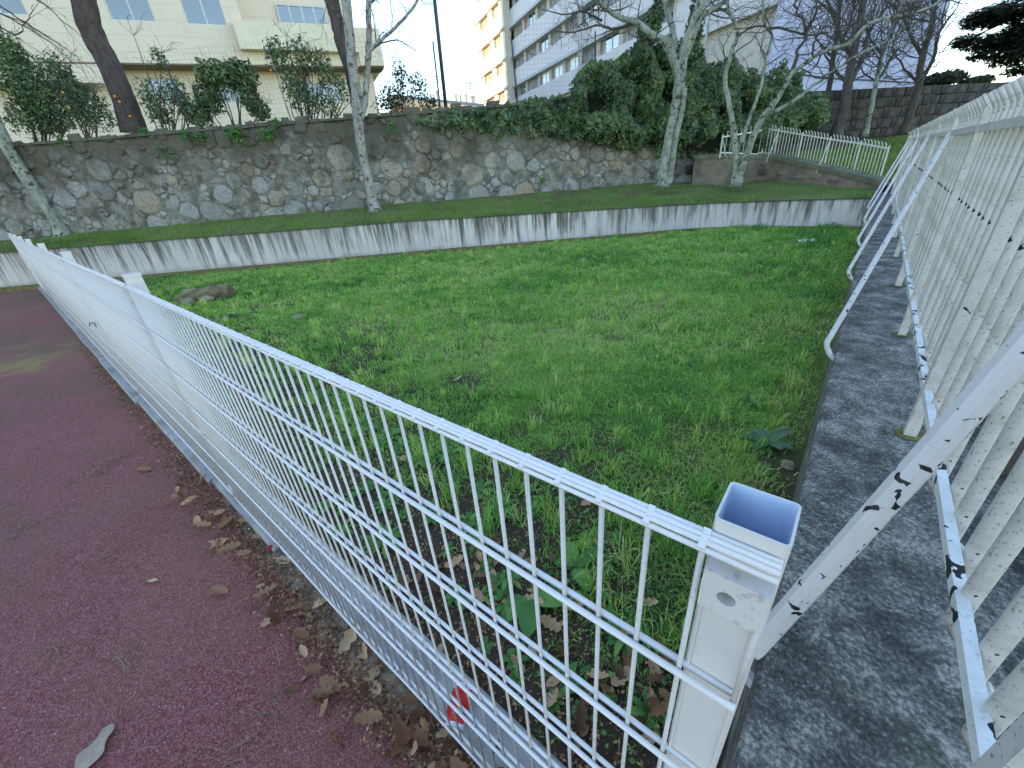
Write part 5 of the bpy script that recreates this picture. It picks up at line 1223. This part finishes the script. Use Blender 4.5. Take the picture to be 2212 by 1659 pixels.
# scattered leaves on the lawn
for k in range(34):
    r = 1.1+5*random.random(); an = rad(random.uniform(90, 160)); x, y = r*math.cos(an), r*math.sin(an)
    if x > -.05 or y < .9: continue
    o = link("dead_leaf", protos[2+k % 4], None, (x, y, ZT_+.02)); o.rotation_euler = (random.gauss(0, .3), random.gauss(0, .3), random.uniform(0, 6.28)); tag(o, "dry leaf lying in the green lawn grass", "leaf", "dry leaves scattered over the lawn")
# litter crumbs + needles (uncountable)
n = 13000; x = .02-8*RNG.random(n)**2.2; y = RNG.normal(.19, .045, n)+np.where(x > -.8, .04, 0); y = np.minimum(y, .30); ok = y > -.02; x, y = x[ok], y[ok]; n = len(x)
x3 = -1.6*RNG.random(4200)**1.1; y3 = .45+.9*RNG.random(4200)**1.4; x, y = np.r_[x, x3], np.r_[y, y3]; n = len(x)
P_ = np.stack([x, y, ZT_+RNG.uniform(.002, .022, n)], 1); me = leaves_mesh("leaf_litter", P_, np.stack([RNG.normal(0, .5, n), RNG.normal(0, .5, n), np.ones(n)], 1), RNG.uniform(.005, .022, n), M_DEAD, RNG.random(n)*.75, .55, .12)
tag(link("leaf_litter", me), "crumbled dry leaf litter along the fence foot and on the soil", "litter", kind="stuff")
n = 520; x = -.5-6.5*RNG.random(n)**1.5; y = -1.3+1.45*RNG.random(n)**.7
hx, hy = -.6-3.5*RNG.random(22), -.9+1.0*RNG.random(22); kk = RNG.integers(0, 22, n); inb = RNG.random(n) < .6; x = np.where(inb, hx[kk]+RNG.normal(0, .05, n), x); y = np.where(inb, hy[kk]+RNG.normal(0, .05, n), y)
L_ = RNG.uniform(.03, .11, n); an = RNG.normal(.4, .8, n); w_ = .0006+.0003*np.abs(x)
dx, dy = np.cos(an)*L_/2, np.sin(an)*L_/2; px_, py_ = -np.sin(an)*w_, np.cos(an)*w_; z0 = ZT_-.002+.0035; zz = np.full(n, z0)
V = np.stack([np.stack([x-dx-px_, y-dy-py_, zz], 1), np.stack([x-dx+px_, y-dy+py_, zz], 1), np.stack([x+px_, y+py_+.004, zz+.004], 1), np.stack([x-px_, y-py_+.004, zz+.004], 1), np.stack([x+dx+px_, y+dy+py_, zz], 1), np.stack([x+dx-px_, y+dy-py_, zz], 1)], 1).reshape(-1, 3)
b = np.arange(n)[:, None]*6; Fi = np.concatenate([b+np.array([[0,1,2]]), b+np.array([[0,2,3]]), b+np.array([[3,2,4]]), b+np.array([[3,4,5]])], 1).reshape(-1, 3)
tag(link("pine_needles", fast_mesh("pine_needles", V, Fi, M_NEEDLE, np.repeat(RNG.random(n), 6))), "dry pine needles scattered over the red track", "needles", kind="stuff")
# tiny pale grit on the track
n = 1500; r = .4+4*RNG.random(n)**1.2; a = RNG.uniform(rad(150), rad(215), n); x, y = r*np.cos(a), r*np.sin(a); ok = y < .1; x, y = x[ok], y[ok]; n = len(x)
me = leaves_mesh("track_grit", np.stack([x, y, np.full(n, ZT_+.001)], 1), np.tile([0,0,1.], (n, 1)), RNG.uniform(.0015, .006, n), M_DEAD, np.clip(RNG.normal(.9, .2, n), 0, 1), .7, .1)
tag(link("track_grit", me), "pale grit specks on the red track", "grit", kind="stuff")

# rubbish --------------------------------------------------------------
M_RED = two_tone("red_print", (.55,.02,.015), (.72,.04,.03), 30, .3, 60, .3, .004); M_WHITE = two_tone("white_foil", (.65,.65,.68), (.8,.8,.82), 20, .3, 50, .3); M_GREENP = two_tone("green_print", (.25,.45,.05), (.35,.55,.10), 20, .4, 50, .1); M_REDD = two_tone("dull_red_wrapper", (.28,.02,.03), (.45,.05,.06), 30, .35, 40, .5, .006)
def packet(px, py, z, L_, w, rot, mats, label, root_name, cat, bumps=.012, ends=True):
    base = onZ(px, py, z); root = thing(root_name, label, cat, base); ca, sa = math.cos(rot), math.sin(rot)
    def sheet(t0, t1, mt, nm, zo=0.0, w2=None, s0=0, s1=1):
        mb = MB(); nu, nv = 10, 7; w3 = w2 or w
        for i in range(nu+1):
            for j in range(nv+1):
                a = (t0+(t1-t0)*i/nu-.5)*L_; s_ = s0+(s1-s0)*j/nv; b_ = (s_-.5)*w3*(1+.05*math.sin(i*1.7)); hh = .020*math.sin(math.pi*s_)+bumps*nz(a*45, b_*45, rot)+.014+zo
                mb.v.append((base[0]+ca*a-sa*b_, base[1]+sa*a+ca*b_, base[2]+max(hh, .002)))
        mb.f = [(i*(nv+1)+j, (i+1)*(nv+1)+j, (i+1)*(nv+1)+j+1, i*(nv+1)+j+1) for i in range(nu) for j in range(nv)]; return part(nm, mb, mt, root)
    if ends: sheet(0, .10, mats[1], "foil_end", 0); sheet(.10, .90, mats[0], "body"); sheet(.90, 1, mats[1], "foil_end", 0)
    else: sheet(0, 1, mats[0], "body")
    if ends: sheet(.30, .44, M_GREENP, "print_patch", .0015, w*.9, .2, .4); sheet(.28, .33, M_WHITE, "print_patch", .0015, w*.9, .4, .7)
    return root
packet(992, 1530, -1.572, .125, .07, rad(118), (M_RED, M_WHITE), "crumpled red snack packet with white ends lying on the kerb", "snack_packet", "wrapper")
packet(592, 1188, ZT_+.004, .05, .032, rad(60), (M_REDD, M_WHITE), "small dull red crushed wrapper in the leaves by the fence", "wrapper", "wrapper", .02, False)
packet(1741, 522, ZT_+.04, .30, .13, rad(20), (M_WHITE, M_WHITE), "crushed pale blue white plastic bottle lying in the far lawn", "plastic_bottle", "bottle", .05, False)
packet(1150, 1405, ZT_, .03, .02, 1., (M_WHITE, M_WHITE), "tiny silver foil scrap on the soil", "foil_scrap", "wrapper", .02, False)
M_LOG = two_tone("rotten_log_wood", (.10,.08,.045), (.26,.22,.12), 8, .95, 25, .8, .03); M_ROCK = two_tone("yellowish_stone", (.22,.19,.11), (.34,.30,.19), 6, .9, 20, .6, .02)
lg_ = MB(); a, b = Vector(onZ(378, 655, ZT_+.05)), Vector(onZ(505, 628, ZT_+.12)); P_, R2 = smooth_path([a, a.lerp(b, .35), a.lerp(b, .7)+Vector((0,0,.02)), b], [.09,.16,.17,.13], 4, .02); lg_.tube(P_, R2, 12)
for i in range(len(lg_.v)): q = lg_.v[i]; f = .04*nz(q[0]*5, q[1]*5, q[2]*8); lg_.v[i] = (q[0], q[1], q[2]+f)
solo("rotten_log", lg_, M_LOG, "mossy rotten log lying in the lawn near the fence", "log", smooth=True)
def rock(px, py, r, label, squash=.6, mat=M_ROCK):
    c = Vector(onZ(px, py, ZT_)); mb = MB(); n, m = 9, 5; vs = []
    sd = random.random()*9
    for i in range(1, m):
        for j in range(n):
            th, ph = math.pi*i/m, 2*math.pi*j/n; d = Vector((math.sin(th)*math.cos(ph), math.sin(th)*math.sin(ph), math.cos(th))); vs.append(c+Vector((d.x*r*1.2, d.y*r, d.z*r*squash))*(1+.5*nz(d.x*1.6+sd, d.y*1.6, d.z*1.6))+Vector((0,0,r*squash*.6)))
    vs += [c+Vector((0,0,r*squash*1.6)), c]
    fs = [(i*n+j, i*n+(j+1)%n, (i+1)*n+(j+1)%n, (i+1)*n+j) for i in range(m-2) for j in range(n)]+[(len(vs)-2, j, (j+1)%n) for j in range(n)]+[(len(vs)-1, (m-2)*n+(j+1)%n, (m-2)*n+j) for j in range(n)]
    mb.add(vs, fs); return solo("rock", mb, mat, label, "stone")
rock(420, 652, .17, "pointed yellowish stone at the end of the old log", .9); rock(450, 658, .12, "grey stone leaning on the log's middle", .9); rock(408, 662, .13, "mossy stone half hidden at the fence end of the log", .7)
rock(645, 692, .09, "small yellow stone alone in the lawn past the log"); rock(1700, 1008, .035, "small grey stone on bare soil by the low wall"); rock(1690, 1100, .02, "pebble behind the hollow post")

for o in ROOTS: o.location.z += H
